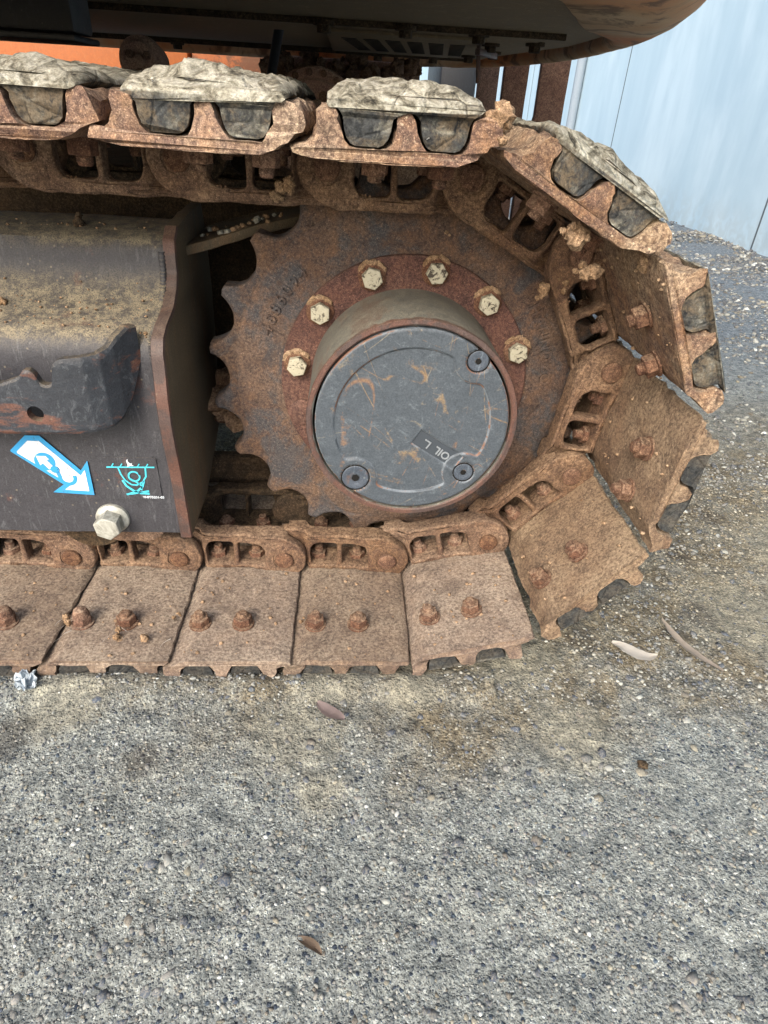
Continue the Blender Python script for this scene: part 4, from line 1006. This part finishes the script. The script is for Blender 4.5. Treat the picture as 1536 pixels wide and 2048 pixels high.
scatter('gravel', x, y, sz, np.clip((y+.35)*2.2, 0, .9)*(vnoise(x*5, y*5, 8) > .3), .42)
# flat dark chips pressed flush into the ground
n = 3800
x = rng.uniform(-.66, 1.1, n); y = rng.uniform(-.66, .3, n); sz = .0018+.0062*rng.random(n)**2.6; k_ = ~((x < .16) & (y > -.16)) & (vnoise(x*9, y*9, 21) > .3)
PWs = PW.copy(); PW = np.array([2,1,0,4,8,14,14,0,0,1,3,3], float); PW /= PW.sum()
scatter('gravel', x[k_], y[k_], sz[k_], .0, .92)
PW = PWs
n = 34000
x = rng.uniform(.25, 2.24, n); y = rng.uniform(.1, 3.6, n); sz = (.002+.007*rng.random(n)**3)*(.8+.35*y)
k_ = (vnoise(x*4, y*4, 14) > .35) | (rng.random(n) < .25); PW = np.array([6,5,4,8,12,14,12,2,2,3,3,4], float); PW /= PW.sum(); scatter('gravel', x[k_], y[k_], sz[k_], .05, .4)
n = 9000
x = rng.uniform(.6, 2.24, n); y = rng.uniform(3.2, 14, n); sz = .006+.014*rng.random(n)**2.5; scatter('gravel', x, y, sz, .0, .35)

# leaves and litter
def leaf(name, pts, width, mat, label, cat='leaf', curl=.004, seed=1):
    """blade along a centre line of (x,y) ground points"""
    bm = bmesh.new(); prev = None; n = 26; pts = [Vector((a, b)) for a, b in pts]
    def cr(t):
        s = t*(len(pts)-1); i = min(int(s), len(pts)-2); q = s-i
        p0 = pts[max(0, i-1)]; p1 = pts[i]; p2 = pts[i+1]; p3 = pts[min(len(pts)-1, i+2)]
        return .5*((2*p1)+(-p0+p2)*q+(2*p0-5*p1+4*p2-p3)*q*q+(-p0+3*p1-3*p2+p3)*q**3)
    for k in range(n+1):
        t = k/n; c = cr(t); d = (cr(min(1, t+.02))-cr(max(0, t-.02))).normalized(); nn = Vector((-d.y, d.x)); w = width*(math.sin(PI*min(1, t*.97+.03))**.8)*.5+.0004
        row = []
        for j in range(5):
            s = (j-2)/2; p = c+nn*w*s; z = GZ+.0075+curl*abs(s)*.6+.003*math.sin(t*5+seed)+.0015*mn.noise(Vector((p.x*90, p.y*90, seed)))
            row.append(bm.verts.new((p.x, p.y, z)))
        if prev:
            for j in range(4): bm.faces.new((prev[j], prev[j+1], row[j+1], row[j]))
        prev = row
    r = bmesh.ops.solidify(bm, geom=bm.faces[:], thickness=.0005)
    o = link_obj(name, bm_mesh(bm, name, 60), M[mat]); place(o, ID); o['label'] = label; o['category'] = cat; return o
leaf('gum_leaf', [(.303,-.124), (.322,-.139), (.342,-.1465), (.361,-.147)], .021, 'leaf_white', 'short bleached white leaf lying on the gravel right of the track', seed=1)
leaf('gum_leaf', [(.396,-.076), (.402,-.105), (.414,-.133), (.428,-.158), (.440,-.178)], .012, 'leaf_grey', 'long thin greyish curved leaf on the gravel at the right edge', seed=2)
leaf('gum_leaf', [(-.108,-.228), (-.097,-.236), (-.085,-.247), (-.074,-.256)], .016, 'leaf_pink', 'small pinkish leaf on the dusty patch below the track', seed=3)
leaf('gum_leaf', [(-.114,-.487), (-.106,-.491), (-.098,-.497), (-.092,-.503)], .008, 'leaf_brown', 'small brown curled leaf low in the foreground gravel', seed=4)
bm = bmesh.new(); bmesh.ops.create_grid(bm, x_segments=16, y_segments=16, size=.017)
for v in bm.verts: v.co.z = .010*mn.fractal(Vector((v.co.x*90, v.co.y*90, 2)), .6, 2, 3)+.006; v.co.x += .006*mn.noise(v.co*120); v.co.y += .005*mn.noise(v.co*110+Vector((4, 4, 4)))
bmesh.ops.solidify(bm, geom=bm.faces[:], thickness=.0004)
fo = link_obj('crumpled_foil', bm_mesh(bm, 'crumpled_foil', 10), M['foil']); place(fo, T((-.468, -.196, GZ+.008)) @ Matrix.Rotation(.5, 4, 'Z') @ Matrix.Diagonal((.62, .85, .9, 1))); fo['label'] = 'crumpled shiny scrap of foil beside the track edge at left'; fo['category'] = 'litter'
# a few distinct stones in the foreground
for k, (x, y, r, lab, col) in enumerate([(.274,-.315,.0060,'small dark stone alone on the pale gravel at right','leaf_brown')]):
    o = link_obj('pebble', clump_mesh(200+k, r, 2, .6), M['grime_shade'] if k == 0 else M[col]); place(o, T((x, y, GZ+.003))); o['label'] = lab; o['category'] = 'stone'

# dry grass strands caught on the shoes
def strand(p0, L, seed):
    rs = random.Random(seed); bm = bmesh.new(); prev = None; a = rs.uniform(0, 2*PI); c = Vector((0, 0, 0)); el = rs.uniform(-.1, .35)
    for k in range(11):
        r = .00045*(1-.07*k); ring_ = [bm.verts.new(c+Vector((0, r*math.cos(q), r*math.sin(q)))) for q in (0, 2.1, 4.2)]
        if prev:
            for q in range(3): bm.faces.new((prev[q], prev[(q+1) % 3], ring_[(q+1) % 3], ring_[q]))
        prev = ring_; a += rs.uniform(-.35, .35); el += rs.uniform(-.22, .16)
        c = c+Vector((math.cos(a)*math.cos(el), math.sin(a)*math.cos(el), math.sin(el)*.5))*L/10
    return part('grass_strand', bm_mesh(bm, 'grass_strand', 60), M['leaf_white'], T(p0), exc)
for k, (p, L) in enumerate([((-.455,-.125,-.278), .03), ((-.445,-.13,-.277), .025), ((-.43,-.135,-.276), .03), ((-.38,-.14,-.276), .028), ((-.225,-.182,.325), .022), ((-.02,-.182,.296), .03), ((-.36,-.135,-.277), .02), ((-.30,-.15,-.276), .02), ((-.16,.13,.205), .03)]): strand(p, L, k+3)
